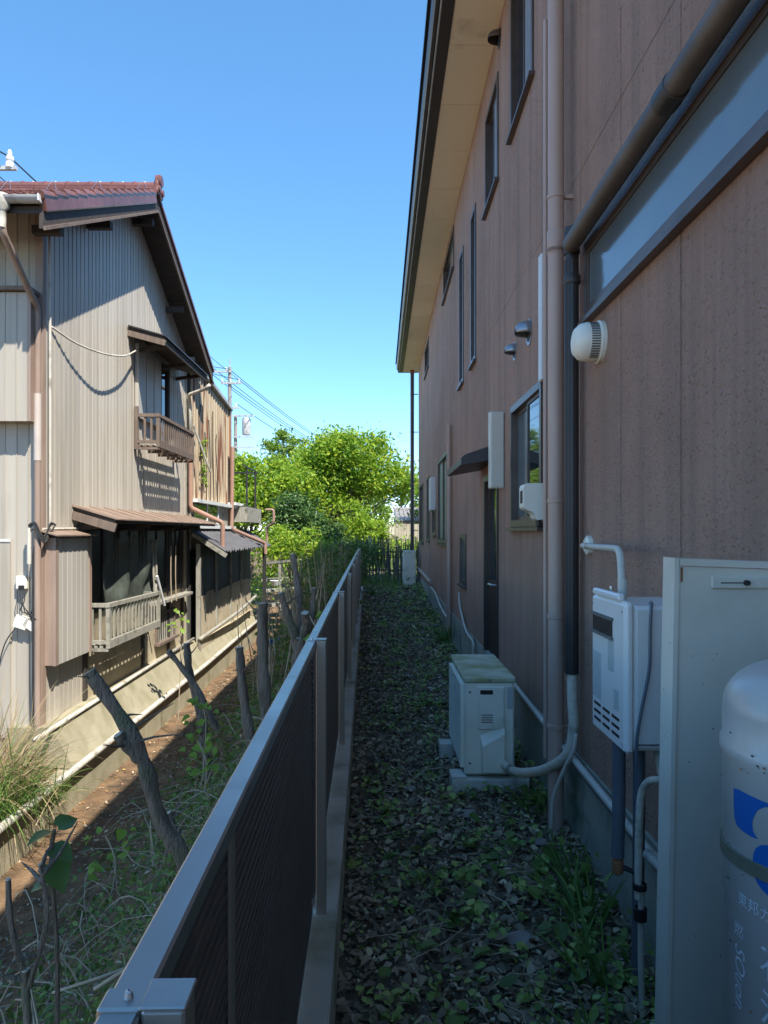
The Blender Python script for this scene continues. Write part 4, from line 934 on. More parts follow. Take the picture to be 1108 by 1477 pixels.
# low barred opening beneath
lw = MB(); lw.box(HX + .001, HX + .035, 10.75, 11.72, .30, .34); lw.box(HX + .001, HX + .09, 10.70, 11.76, -.14, -.10); lw.box(HX + .001, HX + .035, 10.75, 10.80, -.10, .30); lw.box(HX + .001, HX + .035, 11.67, 11.72, -.10, .30)
w_ = lw.build('window', 'wood_brown', hou); MB().box(HX + .001, HX + .006, 10.8, 11.67, -.10, .30).build('pane', 'glass', w_)
for k in range(8): MB().box(HX + .012, HX + .026, 10.84 + k * .105, 10.865 + k * .105, -.10, .30).build('bar', 'wood_grey', w_)
# footing: sloping apron and base wall with two pipes
yb0, yb1 = 2.0, 18.2
MB().prism([(HX - .3, -.7), (-2.905, -.735), (-3.12, -.335), (HX - .3, -.335)], 'y', 7.0, yb1).build('apron', 'base_conc', hou)
# roof
for (a, b, s) in ((6.42, 9.75, 1), (13.08, 9.75, -1)):
    za, zb = 4.42 - .08 * .48, roof_under(9.75)
    MB().prism([(a, za), (b, zb), (b, zb + .07), (a, za + .07)], 'x', -8.2, -2.965).build('roof_deck', 'wood_dark', hou)
    MB().prism([(a - .02 * s, za - .14), (b, zb - .10), (b, zb + .075), (a - .02 * s, za + .075)], 'x', -2.964, -2.925).build('barge_board', 'wood_dark', hou)
    MB().prism([(a - .02 * s, za - .155), (b, zb - .115), (b, zb - .085), (a - .02 * s, za - .12)], 'x', -2.9245, -2.905).build('barge_moulding', 'wood_brown', hou)
for y, z in ((6.9, 4.5), (8.2, 5.1), (9.75, 5.8), (11.3, 5.1), (12.6, 4.5)):
    MB().box(HX + .012, -2.98, y - .04, y + .04, z - .11, z - .03).build('purlin', 'wood_dark', hou)
th = math.atan(.48); TW, TL = .27, .255
def tile_mesh():
    n = 8; vs = []; fs = []
    for j, (yy, lift) in enumerate(((-.03, .022), (TL, 0.0))):
        for k in range(n + 1):
            u = k / n; zz = .03 * math.cos(u * 2 * math.pi) * (1 if u < .5 else .75) + .03
            vs.append((u * (TW + .02) - .01, yy, zz + lift))
    for k in range(n + 1): u = k / n; vs.append((u * (TW + .02) - .01, -.03, .03 * math.cos(u * 2 * math.pi) * (1 if u < .5 else .75) + .006 + .022))
    fs = [(k, k + 1, n + 2 + k, n + 1 + k) for k in range(n)] + [(k, 2 * n + 2 + k, 2 * n + 3 + k, k + 1) for k in range(n)]
    me = bpy.data.meshes.new('roof_tile'); me.from_pydata(vs, [], fs); me.materials.append(MAT['tile'])
    for p in me.polygons: p.use_smooth = p.index < n
    return me
tm = tile_mesh(); rows = 14; cols = 13; bb = BASE[hou]
for i in range(rows):
    for j in range(cols):
        y = 6.40 + i * TL * math.cos(th); z = 4.42 - .1 * .48 + .095 + i * TL * math.sin(th)
        o = link('roof_tile', tm, None, hou); o.location = Vector((-2.92 - (j + 1) * TW, y, z + U(-.003, .003))) - bb
        o.rotation_euler = (th, U(-.012, .012), U(-.01, .01))
for i in range(rows):   # verge tiles hanging over the barge board
    y = 6.40 + i * TL * math.cos(th); z = 4.42 - .1 * .48 + .095 + i * TL * math.sin(th)
    o = MB(); o.box(-2.94, -2.895, -.03, TL, -.075, .075, .012); o.tube([(-2.925, -.04, .07), (-2.925, TL, .045)], .04, 8)
    R = Matrix.Rotation(th, 3, 'X'); o.v = [tuple(Vector((v[0], 0, 0)) + R @ Vector((0, v[1], v[2])) + Vector((0, y, z))) for v in o.v]
    o.build('verge_tile', 'tile', hou)
MB().prism([(13.1, 4.45), (9.75, 6.07), (9.75, 6.12), (13.1, 4.5)], 'x', -8.2, -2.90).build('rear_tiling', 'tile', hou)
MB().prism([(6.4, 4.46), (9.75, 6.07), (9.75, 6.12), (6.4, 4.51)], 'x', -8.2, -2.92 - cols * TW).build('side_tiling', 'tile', hou)
for k in range(3):
    for j in range(13):
        x1 = -2.94 - j * .4; MB().box(x1 - .396, x1, 9.75 - .13 + k * .022, 9.75 + .13 - k * .022, 6.09 + k * .042, 6.127 + k * .042, .008).build('ridge_slab', 'tile', hou)
for j in range(17):
    x1 = -2.94 - j * .3; c = MB(); c.lathe([(.06, 0), (.066, .005), (.066, .03), (.058, .035), (.058, .296)], (x1 - .296, 9.75, 6.212), 12, 'x', 0, math.pi)
    rt = c.build('ridge_tile', 'tile', hou, smooth=True, angle=50); MB().lathe([(.001, .014), (.012, .01), (.014, 0)], (x1 - .15, 9.75, 6.268), 8).build('knob', 'ceramic', rt)
    if j % 2 == 0:
        MB().tube([(x1 - .22, 9.61, 6.10), (x1 - .15, 9.68, 6.27), (x1 - .08, 9.61, 6.10)], .0035, 5).build('tie_wire', 'steel', rt)
e = MB(); e.lathe([(.001, .05), (.07, .05), (.085, .035), (.085, -.02), (.07, -.03)], (-2.91, 9.75, 6.28), 16, 'x'); e.lathe([(.001, .045), (.045, .04), (.05, 0)], (-2.90, 9.68, 6.15), 12, 'x'); e.lathe([(.001, .045), (.045, .04), (.05, 0)], (-2.90, 9.82, 6.15), 12, 'x')
e.box(-2.95, -2.88, 9.62, 9.88, 6.07, 6.16, .015); e.box(-2.95, -2.885, 9.66, 9.84, 6.15, 6.28, .02)
e.build('ridge_end_ornament', 'tile', hou, smooth=True, angle=40)
# eave gutter, funnel and downpipe
g = MB(); g.lathe([(.055, -8.2), (.055, -2.93), (.05, -2.928), (.05, -8.2)], (0, 6.36, 4.50), 12, 'x', math.pi, 2 * math.pi); gut = g.build('eave_gutter', 'galv', hou, smooth=True, angle=40)
MB().box(-2.936, -2.922, 6.30, 6.42, 4.445, 4.51, .004).build('end_stop', 'white_trim', gut)
dpp = MB().tube(bend([(-3.27, 6.36, 4.28), (-3.27, 6.38, 4.19), (-3.27, 7.03, 3.72), (-3.27, 7.03, -.7)], .05), .032, 12).build('downpipe', 'brown_trim', hou, smooth=True, angle=50)
MB().lathe([(.032, 4.23), (.036, 4.30), (.036, 4.38), (.065, 4.41), (.065, 4.52)], (-3.27, 6.36, 0), 14).build('funnel', 'white_pvc', dpp, smooth=True, angle=50)
MB().tube([(-3.27, 7.03, 2.25), (-3.27, 7.03, 2.9)], .036, 12).build('pipe_sleeve', 'pinkish', dpp, smooth=True, angle=50)
MB().tube([(HX + .035, 7.2, 1.62), (HX + .035, 7.2, 3.6), (HX + .03, 7.2, 4.6)], .0145, 8).build('cable_conduit', 'white_pvc', hou, smooth=True, angle=60)
# shutter case on the camera-side wall
fc = MB().box(-4.4, HX - .03, 6.95, 7.092, 2.63, 3.88).build('shutter_case', 'siding', hou)
for k in range(8): siding_x(HX - .06 - (k + 1) * .11, HX - .06 - k * .11, 2.62, 3.85, 6.93, 'siding_front', fc)
MB().box(HX - .06, HX - .028, 6.925, 7.09, 2.62, 3.86).build('edge_trim', 'brown_trim', fc)
MB().box(-4.42, HX - .015, 6.88, 7.09, 3.862, 3.90).build('case_roof', 'wood_brown', fc)
# door leaf outline and small fittings low on that wall
MB().box(-4.2, HX - .30, 7.07, 7.092, -.45, 1.46).build('side_door', 'siding_front', hou)
MB().box(-4.2, HX - .29, 7.06, 7.069, 1.465, 1.49).build('door_head', 'white_trim', hou)
mbx = thing('switch_box', 'white switch box with dangling black cables on the cream siding', 'switch box', (-3.43, 7.06, .82), HA)
MB().box(-3.49, -3.385, 7.04, 7.092, 1.0, 1.13, .008).build('case', 'ivory', mbx)
MB().box(-3.455, -3.40, 7.02, 7.04, 1.0, 1.04, .005).build('plug', 'black', mbx)
for k in range(4):
    MB().tube(curve_pts([(-3.41 - k * .012, 7.03, 1.01), (-3.38 - .02 * k, 7.0, .9), (-3.42 + .05 * k, 7.0, .8 - .03 * k), (-3.33 + .01 * k, 7.03, .78), (-3.315, 7.05, .95)], 6), .005, 6).build('cable', 'wire', mbx)
b2 = thing('junction_box', 'yellowed cracked junction box hanging crooked below the switch box', 'junction box', (-3.42, 7.05, .5), HA)
q = MB().obox((-3.43, 7.05, .68), (.06, 0, -.02), (0, .03, 0), (.018, 0, .055)); q.obox((-3.35, 7.045, .655), (.045, 0, -.03), (0, .025, 0), (.02, 0, .032)); q.build('case', 'ivory', b2)
MB().tube(curve_pts([(-3.49, 7.04, .62), (-3.56, 7.0, .5), (-3.62, 7.0, .3), (-3.66, 7.0, 0)], 6), .006, 6).build('cable', 'wire', b2)
tag(MB().tube(curve_pts([(-3.29, 7.01, 1.42), (-3.30, 7.0, 1.3), (-3.30, 7.0, 1.0), (-3.3, 7.0, .2), (-3.3, 7.02, -.6)], 5), .009, 7).build('house_cable', 'wire', frame=HA), 'black cable running down the house corner beside the brown downpipe', 'cable')
cb = thing('cable_knot', 'tangle of black cables tied at the house corner above the shutter case', 'cable', (-3.22, 7.05, 1.5), HA)
for k in range(6):
    MB().tube(curve_pts([(-3.34, 6.99, 1.62 - .02 * k), (-3.27 + U(-.02, .02), 6.97, 1.60 + U(-.05, .05)), (-3.20, 7.0, 1.50 + U(-.06, .06)), (-3.18, 7.1, 1.62 + U(-.08, .04)), (-3.17, 7.2, 1.63)], 6), .007, 6).build('cable', 'wire', cb)
MB().tube([(-3.33, 6.985, 1.25), (-3.33, 6.985, 1.60)], .02, 8).build('cable_sleeve', 'white_pvc', cb)
tag(MB().tube(curve_pts([(HX + .015, 7.28, 3.62), (HX + .10, 7.7, 3.56), (HX + .17, 8.3, 3.60), (HX + .15, 9.0, 3.75), (HX + .09, 9.55, 3.94), (HX + .07, 9.75, 4.02)], 10), .011, 8).build('slack_cable', 'white_pvc', frame=HA, smooth=True), 'slack pale cable sagging across the sunlit gable wall', 'cable')
# torn net hung under the canopy over the lower balcony
def net():
    ny, nz = 26, 16; vs = []; fs = []
    for i in range(ny + 1):
        for j in range(nz + 1):
            u, v_ = i / ny, j / nz
            y = 8.15 + 1.95 * u
            top = 1.60 - .10 * abs(math.sin(u * 5.2)) - .06 * u; bot = .62 - .10 * math.sin(u * 3.1)
            vs.append((-3.08 + .05 * math.sin(u * 17 + v_ * 3) + .03 * math.sin(v_ * 9 + u * 5), y + .04 * math.sin(v_ * 6), top + (bot - top) * v_))
    for i in range(ny):
        for j in range(nz): k = i * (nz + 1) + j; fs.append((k, k + 1, k + nz + 2, k + nz + 1))
    o = MB().add(vs, fs).build('net', 'net', frame=HA, smooth=True); return tag(o, 'torn grey green net hanging under the rusty canopy over the grey balcony', 'net')
net()
nb = thing('net_bundle', 'bundled net and cords hanging at the end of the grey balcony', 'net', (-3.0, 10.0, .6), HA)
for k in range(9):
    y = 10.0 + U(-.06, .08); MB().tube(curve_pts([(-3.06 + U(-.03, .03), y, 1.45), (-3.04, y + U(-.05, .05), 1.2), (-3.05 + U(-.03, .03), y + U(-.05, .05), .95), (-3.02, y + U(-.06, .06), .68)], 5), U(.006, .016), 6).build('cord', 'wood_grey', nb)
MB().tube([(-3.0, 9.98, .95), (-2.96, 10.2, .52)], .018, 8).build('pale_slat', 'white_trim', nb)
for y in (10.6, 10.85): MB().tube(curve_pts([(-2.98, y, 1.35), (-2.99, y + .02, .9), (-2.98, y + .03, .52)], 5), .008, 6).build('cord', 'twig', nb)

# apron wall with pipes continuing past the house towards the viewer
bw = thing('base_wall', 'yellowed low concrete wall along the foot of the old house', 'wall', (-2.95, 8, -1.2), HA)
y = 2.0
while y < 18:
    MB().box(-3.06, -2.905 + U(-.003, .003), y + .003, y + 1.797, -1.35, -.742, .006).build('wall_section', 'base_conc', bw); y += 1.8
tag(MB().tube([(-2.86, 2.0, -.71), (-2.86, 6, -.71), (-2.862, 12.2, -.70), (-2.86, 16, -.64), (-2.85, 18.4, -.6)], .034, 14).build('drain_pipe', 'white_pvc', frame=HA, smooth=True), 'long white plastic drain pipe along the top of the yellowed wall', 'pipe')
tag(MB().tube([(-3.1, 6.6, -.34), (-3.1, 12.4, -.27)], .022, 10).build('drain_pipe', 'white_pvc', frame=HA, smooth=True), 'thinner pale pipe on the sloping apron under the house', 'pipe')
tag(MB().tube(curve_pts([(-3.02, 12.5, -.30), (-2.95, 14, -.22), (-2.88, 15.6, -.12), (-2.85, 17.4, .02)], 5), .035, 9).build('drain_pipe', 'wood_grey', frame=HA, smooth=True), 'grey weathered pipe sloping along the rear annex wall', 'pipe')

# ------------------------------------------------------------------ rear annex
ann = thing('rear_annex', 'rust streaked tan sheet metal annex with black lean-to roof behind the house', 'annex', (-3.1, 15, -.7), HA)
AX = -3.2
k = 0; y = 12.62
while y < 15.85:
    y2 = min(y + .2, 15.9); zt = lambda q: 4.52 - (q - 12.6) * .085
    mb = MB(); mb.prism([(y + .002, 2.15), (y2 - .002, 2.15), (y2 - .002, zt(y2)), (y + .002, zt(y))], 'x', AX - .02, AX)
    mb.prism([(y + .004, 2.15), (y + .04, 2.15), (y + .04, zt(y)), (y + .004, zt(y))], 'x', AX + .0005, AX + .014)
    mb.build('wall_sheet', 'tan_rust', ann); y = y2
MB().prism([(12.55, 4.53), (15.98, 4.23), (15.98, 4.30), (12.55, 4.60)], 'x', -7.5, AX + .08).build('roof', 'galv', ann)
MB().box(-7.4, AX - .022, 12.6, 15.85, -.6, 4.2).build('core_wall', 'dark_wall', ann)
MB().box(AX - .03, AX + .03, 15.86, 15.96, 1.7, 4.26).build('corner_sheet', 'rust', ann)
MB().box(AX - .05, AX + .12, 12.6, 16.6, 2.08, 2.14).build('ledge', 'white_trim', ann)
MB().box(AX - .021, AX, 12.6, 16.4, 1.25, 2.08).build('lower_wall', 'wood_grey', ann)
MB().box(AX + .001, AX + .03, 12.7, 14.6, 1.8, 2.05).build('vent_opening', 'glass', ann)
for y in (13.7, 14.65): MB().box(AX + .001, AX + .045, y - .02, y + .02, 1.72, 2.08).build('ledge_post', 'white_trim', ann)
MB().box(AX + .0, AX + .1, 12.7, 16.2, 1.62, 1.68).build('ledge_board', 'white_trim', ann)
MB().box(AX + .02, AX + .2, 15.7, 16.6, 2.142, 2.2).build('white_tray', 'white_trim', ann)
MB().box(AX + .0, AX + .35, 16.2, 18.2, 1.78, 2.12).build('side_boarding', 'wood_grey', ann)
# corrugated black lean-to
def lean_to():
    y0, y1, n = 12.55, 18.1, 90; vs = []; fs = []
    for i in range(n + 1):
        y = y0 + (y1 - y0) * i / n; c = .022 * math.sin(i * math.pi * .5)
        vs += [(AX + .01, y, 1.60 + c), (-2.58, y, 1.22 + c + .012 * math.sin(i * .7)), (AX + .01, y, 1.588 + c), (-2.58, y, 1.208 + c + .012 * math.sin(i * .7))]
    for i in range(n):
        a = i * 4; fs += [(a, a + 1, a + 5, a + 4), (a + 2, a + 6, a + 7, a + 3), (a + 1, a + 3, a + 7, a + 5)]
    return MB().add(vs, fs).build('lean_to_roof', 'black_sheet', ann)
lr = lean_to()
MB().beam((-3.15, 12.52, 1.52), (-2.56, 12.52, 1.14), .04, .07).build('end_rafter', 'wood_grey', lr)
LX = -3.09; y = 12.6
while y < 17.95:
    y2 = min(y + .3, 18.0); MB().box(LX - .02, LX, y + .003, y2 - .003, -.42, 1.3).build('wall_board', 'dark_wall' if U(0, 1) < .99 else 'plaster', ann); y = y2
MB().box(LX - .1, LX + .06, 12.52, 18.0, -.72, -.36).build('base_course', 'plaster', ann)
y = 12.62
while y < 17.9:
    y2 = min(y + .62, 17.98); MB().box(LX + .002, LX + .016, y + .004, y2 - .004, -.40, .42 + U(-.05, .05)).build('plaster_patch', 'plaster', ann); y = y2
MB().box(LX + .0, LX + .07, 12.52, 12.6, -.6, 1.35).build('corner_post', 'wood_grey', ann)
for y, z in ((14.0, .5), (15.4, .2), (16.6, .4)): MB().box(LX + .017, LX + .05, y - .03, y + .03, z - .75, 1.2).build('wall_post', 'wood_grey', ann)
MB().tube(bend([(-2.86, 12.62, 2.6), (-3.14, 12.56, 3.4)], .05), .02, 8).build('roof_stay', 'wood_grey', ann)
for pts, lab in (
    ([(HX + .06, 12.58, 3.0), (HX + .06, 12.58, 1.98), (-2.70, 12.86, 1.72), (-2.70, 12.86, 1.20)], 'salmon downpipe stepping round the end of the rusty canopy'),
    ([(AX + .12, 15.7, 3.4), (AX + .10, 15.7, 1.62), (-2.52, 16.6, 1.30), (-2.50, 16.6, 1.05)], 'salmon downpipe crossing the black lean-to roof'),
    ([(-2.75, 18.3, 2.12), (-2.55, 18.3, 2.12), (-2.55, 18.3, 1.78), (-2.75, 18.5, 1.68), (-2.75, 18.5, 1.3)], 'thin salmon pipe bending down at the far end of the annex')):
    tag(MB().tube(bend(pts, .06), .042 if 'thin' not in lab else .03, 10).build('downpipe', 'salmon', frame=HA, smooth=True, angle=60), lab, 'downpipe')
tag(MB().tube(bend([(-2.80, 12.3, 4.06), (-2.9, 12.35, 4.0), (HX + .06, 12.45, 3.92), (HX + .06, 12.55, 3.75), (HX + .06, 12.57, 3.05)], .05), .03, 9).build('downpipe', 'white_pvc', frame=HA, smooth=True), 'short white downpipe at the far corner under the upper awning', 'downpipe')
# iron rail and dark post beyond the annex
ir = thing('iron_railing', 'thin black iron railing beyond the annex against the trees', 'railing', (-3.4, 18.5, 1.9), HA)
for y in (17.0, 18.2): MB().box(-3.02, -2.98, y - .02, y + .02, 2.0, 3.1).build('post', 'wire', ir)
for z in (2.15, 3.08): MB().box(-3.01, -2.99, 16.4, 18.6, z - .015, z + .015).build('rail', 'wire', ir)
MB().box(-4.2, -2.99, 18.6, 18.64, 3.06, 3.1).build('rail', 'wire', ir)
tag(MB().box(-2.74, -2.66, 17.7, 17.78, -.7, 1.2).build('iron_post', 'wire', frame=HA), 'black iron post holding up the far end of the lean-to', 'post')
vn = thing('wall_vine', 'thin dark vine and cables climbing the rusted tan wall', 'vine', (AX + .03, 13.6, 2.1), HA)
for k in range(5):
    y = 13.3 + k * .33; MB().tube(curve_pts([(AX + .03, y, 2.15), (AX + .035, y + U(-.1, .1), 2.7), (AX + .03, y - .1 + U(-.1, .1), 3.2), (AX + .03, y - .12, 3.6 + U(-.3, .4))], 6), .009, 5).build('stem', 'wire', vn)
C = np.stack([np.full(70, AX + .05), 13.4 + RNG.normal(0, .14, 70), RNG.uniform(2.4, 3.3, 70)], 1)
veg('vine_leaf', leaves(C, RNG.uniform(.05, .1, 70), .2, .6), 'leaf_mid', vn)
# ------------------------------------------------------------------ leaf litter and weeds in the alley
def alley_pts(n, y0, y1, x0=-.07, x1=.985, bias=None):
    y = RNG.uniform(y0, y1, n); x = RNG.uniform(x0, x1, n) - 0.0
    x = np.maximum(x, -.095 - FA * y + .0)
    return x, y
def near_pts(n, y0, y1, p=1.6):
    y = y0 + (y1 - y0) * RNG.uniform(0, 1, n) ** p; lo = -.098 - FA * y; x = lo + (0.985 - lo) * RNG.uniform(0, 1, n); return x, y
x, y = near_pts(38000, .9, 18.8, 1.9)
sz = (.012 + .046 * RNG.uniform(0, 1, len(x)) ** 2) * (1 + .04 * y); z = ground_h(x, y) + RNG.uniform(.004, .03, len(x))
tag(veg('fallen_leaves', leaves(np.stack([x, y, z], 1), sz, .8, .55, .3, flat=.42), 'litter'), 'dark brown fallen leaves covering the alley floor', 'leaves', kind='stuff')
# sprouting weeds: clusters of small leaves, thicker towards the wall
P = []; S = []
for k in range(1300):
    y = 1.0 + 17.5 * U(0, 1) ** 1.5; lo = -.09 - FA * y
    x = lo + (.97 - lo) * (U(0, 1) ** .75 if y < 5 else U(0, 1) ** .6)
    if .42 < x < .86 and 4.2 < y < 5.15: continue
    m = random.randint(4, 9); h = U(.02, .09) * (1.5 if x > .75 else 1); s = U(.014, .042) * (1 + .03 * y)
    for q in range(m): P.append((x + U(-.05, .05), y + U(-.05, .05), float(ground_h(x, y)) + h * U(.4, 1.1))); S.append(s * U(.7, 1.2))
P = np.array(P); P[:, 0] = np.minimum(P[:, 0], .965)
tag(veg('weeds', leaves(P, np.array(S), .8, .75, .2, flat=.4), 'weed'), 'small green weeds sprouting through the fallen leaves of the alley', 'weeds', kind='stuff')
# broad ivy-like leaves near the viewer
P = np.array([(U(.0, .9), 1.2 + 2.6 * U(0, 1) ** 1.3, U(.03, .07)) for k in range(130)])
tag(veg('broad_weeds', leaves(P, RNG.uniform(.05, .095, len(P)), .8, .8, .18, flat=.3), 'leaf_shade'), 'broad dark green leaves lying low on the near alley floor', 'weeds', kind='stuff')
# twigs on the litter
mb = MB()
for k in range(170):
    x, y = U(-.05, .9), 1.2 + 9 * U(0, 1) ** 1.5; a = U(0, 6.28); L = U(.08, .4); z = float(ground_h(x, y)) + .028
    mb.tube([(x, y, z), (x + L * .5 * math.cos(a), y + L * .5 * math.sin(a), z + U(0, .03)), (x + L * math.cos(a + .3), y + L * math.sin(a + .3), z)], U(.0012, .003), 4)
mb.v = [(min(v[0], .96), v[1], v[2]) for v in mb.v]
tag(mb.build('alley_twigs', 'twig', base=(0, 3, 0)), 'thin twigs scattered over the alley leaves', 'twigs', kind='stuff')
# grass tufts by the wall
TUFTS = [(.82, 2.9, .34, 40, 'arching grass tuft under the white water heater'), (.87, 3.2, .28, 26, 'grass tuft between the water heater pipes and the thick downpipe'), (.76, 2.5, .28, 26, 'low grass tuft in front of the slate grey drain pipe'),
         (.64, 2.1, .24, 20, 'dark grass tuft at the foot of the pale steel panel'), (.86, 4.0, .22, 26, 'short grass tuft at the foot of the thick downpipe'), (.90, 7.7, .30, 40, 'bushy tuft by the wall just past the side door'),
         (.88, 9.9, .34, 40, 'bushy tuft around the foot of the thin wall downpipe'), (.86, 12.2, .3, 36, 'grass tuft under the pale green window'), (-.12, 15.5, .3, 40, 'grass tuft beside the far end of the fence kerb')]
for (x, y, h, nb_, lab) in TUFTS:
    z = float(ground_h(x, y)); n = nb_
    root = np.stack([x + RNG.normal(0, .035, n), y + RNG.normal(0, .06, n), np.full(n, z - .01)], 1)
    a = RNG.uniform(0, 6.28, n); sp = RNG.uniform(.1, .75, n) * h
    tip = np.stack([np.cos(a) * sp - .06, np.sin(a) * sp, RNG.uniform(.6, 1.2, n) * h], 1)
    t = thing('grass_tuft', lab, 'grass', (x, y, z))
    V, Fq = blades(root, tip, RNG.uniform(.008, .017, n), RNG.uniform(.1, .5, n) * h, 5)
    V[:, 0] = np.minimum(V[:, 0], .975)
    veg('blades', (V, Fq), 'grass', t)
    m = nb_ // 2
    C = np.stack([np.minimum(x + RNG.normal(0, .1, m), .96), y + RNG.normal(0, .14, m), z + RNG.uniform(.02, h * .6, m)], 1); veg('leaf_blades', leaves(C, RNG.uniform(.04, .08, m), .5, .5), 'leaf_shade', t)['kind'] = 'stuff'
for (x, y, s, lab) in ((.52, 2.72, .055, 'flat blue grey stone half buried in the leaves before the outdoor unit'), (.47, 3.95, .06, 'flat grey slab in front of the outdoor unit block'), (.79, 3.6, .045, 'rounded pale stone by the thick downpipe foot'), (.17, 4.3, .045, 'small flat stone among the leaves in mid alley')):
    import bmesh
    bm = bmesh.new(); bmesh.ops.create_icosphere(bm, subdivisions=2, radius=1)
    for v in bm.verts: v.co = Vector((v.co.x * s * (1 + .2 * math.sin(v.co.y * 5)), v.co.y * s * .8 * (1 + .2 * math.sin(v.co.x * 4)), max(-.3, min(.55, v.co.z)) * s * .4))
    me = bpy.data.meshes.new('stone'); bm.to_mesh(me); bm.free()
    tag(link('stone', me, 'pole', None, (x, y, float(ground_h(x, y)) + .02)), lab, 'stone')
tag(MB().obox((.70, 17.0, .22), (.16, .05, 0), (-.02, .10, 0), (0, 0, .025)).build('dark_mat', 'black'), 'dark flat scrap lying on the ground near the tall pale unit', 'scrap')

# ------------------------------------------------------------------ left bank
def bank(n, y0, y1, v0, v1, p=1.0):
    y = y0 + (y1 - y0) * RNG.uniform(0, 1, n) ** p; v = RNG.uniform(v0, v1, n); x = v - FA * y; return x, y
x, y = bank(24000, 1.2, 18, -2.35, -.28, 1.5)
v = x + FA * y; keep = RNG.uniform(0, 1, len(x)) < np.clip((v + 2.3) * 1.3, .03, 1); x, y = x[keep], y[keep]
z = ground_h(x, y) + RNG.uniform(0, .16, len(x)) * (1 + .05 * y)
tag(veg('bank_weeds', leaves(np.stack([x, y, z], 1), RNG.uniform(.018, .05, len(x)) * (1 + .05 * y), .55, .5), 'leaf_shade'), 'low dark green weeds covering the shaded bank below the fence', 'weeds', kind='stuff')
x, y = bank(9000, 1.5, 17, -2.6, -.28, 1.4); z = ground_h(x, y) + RNG.uniform(.0, .03, len(x))
tag(veg('bank_litter', leaves(np.stack([x, y, z], 1), RNG.uniform(.02, .05, len(x)), .8, .5, .3, flat=.4), 'litter'), 'brown leaf litter on the bank beyond the fence', 'leaves', kind='stuff')
x, y = bank(700, 2.0, 14, -2.88, -1.7, 1.2); z = ground_h(x, y) + .012
tag(veg('leaf_scraps', leaves(np.stack([x, y, z], 1), RNG.uniform(.015, .045, len(x)), .8, .6, .3, flat=.4), 'chips'), 'pale and orange leaf scraps on the red brown soil', 'leaves', kind='stuff')
mb = MB()
for k in range(750):
    y = 1.6 + 13 * U(0, 1) ** 1.5; v_ = U(-1.9, -.32); x = v_ - FA * y; z = float(ground_h(x, y)) + .02; a = U(0, 6.28); L = U(.12, .75); cv = U(-2.2, 2.2)
    pts = []; hh = U(.01, .2) if U(0, 1) < .8 else U(.2, .4)
    for i_ in range(7):
        t_ = i_ / 6; pts.append((x, y, z + hh * math.sin(t_ * 3.14) + U(-.012, .012))); aa = a + cv * t_ + U(-.25, .25); x += L / 6 * math.cos(aa); y += L / 6 * math.sin(aa)
    q_ = U(.25, .8) if U(0, 1) < .82 else U(.8, 1.6); mb.tube(pts, [.004 * q_ * (1 - .1 * i_) for i_ in range(7)], 4)
mb.v = [(min(v_[0], -.27 - FA * v_[1]), v_[1], v_[2]) for v_ in mb.v]
tag(mb.build('dry_twigs', 'twig', base=(-1, 4, -.5)), 'tangle of dry grey vines and twigs on the bank', 'twigs', kind='stuff')

# sawn trunks on the bank
def stump(name, label, segs, cut_r, base_z, extra=()):
    """segs: list of (points, radii) limbs; each limb end may carry a pale saw cut"""
    p0 = segs[0][0][0]; t = thing(name, label, 'tree stump', (p0[0], p0[1], p0[2]))
    mb = MB()
    for (pts, rad) in [(p_, (r_[0] * .66, r_[1] * .66)) for p_, r_ in segs]:
        c = curve_pts(pts, 5); n = len(c); rr = [rad[0] + (rad[1] - rad[0]) * i / (n - 1) for i in range(n)]
        rr = [r_ * (1 + .12 * math.sin(i * 2.1) + U(-.08, .08)) for i, r_ in enumerate(rr)]
        k0 = len(mb.v); mb.tube(c, rr, 14)
        for q in range(k0, len(mb.v)):
            i_ = (q - k0) // 14; ce = c[i_]; d_ = Vector(mb.v[q]) - ce; f_ = 1 + .13 * math.sin(3 * ((q - k0) % 14) * .45 + i_ * .5) + U(-.06, .06); mb.v[q] = tuple(ce + d_ * f_)
    for k in range(7):      # snapped side shoots
        pts, rad = random.choice(segs); q = U(.3, .95); p = Vector(pts[-2]).lerp(Vector(pts[-1]), q) if U(0, 1) < .5 else Vector(pts[0]).lerp(Vector(pts[1]), q)
        a = U(0, 6.28); L = U(.06, .28); d = Vector((math.cos(a), math.sin(a), U(.1, .9)))
        mb.tube([p, p + d * L * .5, p + d * L + Vector((0, 0, U(-.03, .06)))], [.009, .006, .002], 5)
    mb.build('trunk', 'bark', t, smooth=True, angle=60)
    for (pts, rad) in [(p_, (r_[0] * .66, r_[1] * .66)) for p_, r_ in segs]:
        a, b = Vector(pts[-2]), Vector(pts[-1]); d = (b - a).normalized()
        MB().tube([b + d * .001, b + d * .006], rad[1] * .96, 10).build('cut_face', 'cut', t)
    return t
def gh(x, y): return float(ground_h(x, y))
stump('tree_stump', 'tall crooked sawn trunk leaning over the bank towards the house', [([(-.80, 3.65, -.75), (-.98, 3.62, -.1), (-1.10, 3.6, .12), (-1.22, 3.6, .50), (-1.45, 3.6, .86)], (.066, .05)), ([(-1.2, 3.6, .42), (-1.27, 3.56, .52), (-1.29, 3.55, .56)], (.045, .035))], .05, 0)
stump('tree_stump', 'short leaning stump low on the bank behind the tall crooked trunk', [([(-1.15, 4.6, -.75), (-1.27, 4.6, -.45), (-1.36, 4.6, -.24)], (.06, .045))], .04, 0)
stump('tree_stump', 'straight thick grey trunk with a flat saw cut beside the fence', [([(-1.02, 6.6, -.8), (-1.05, 6.6, -.1), (-1.08, 6.62, .55), (-1.085, 6.62, .90)], (.085, .065))], .06, 0)
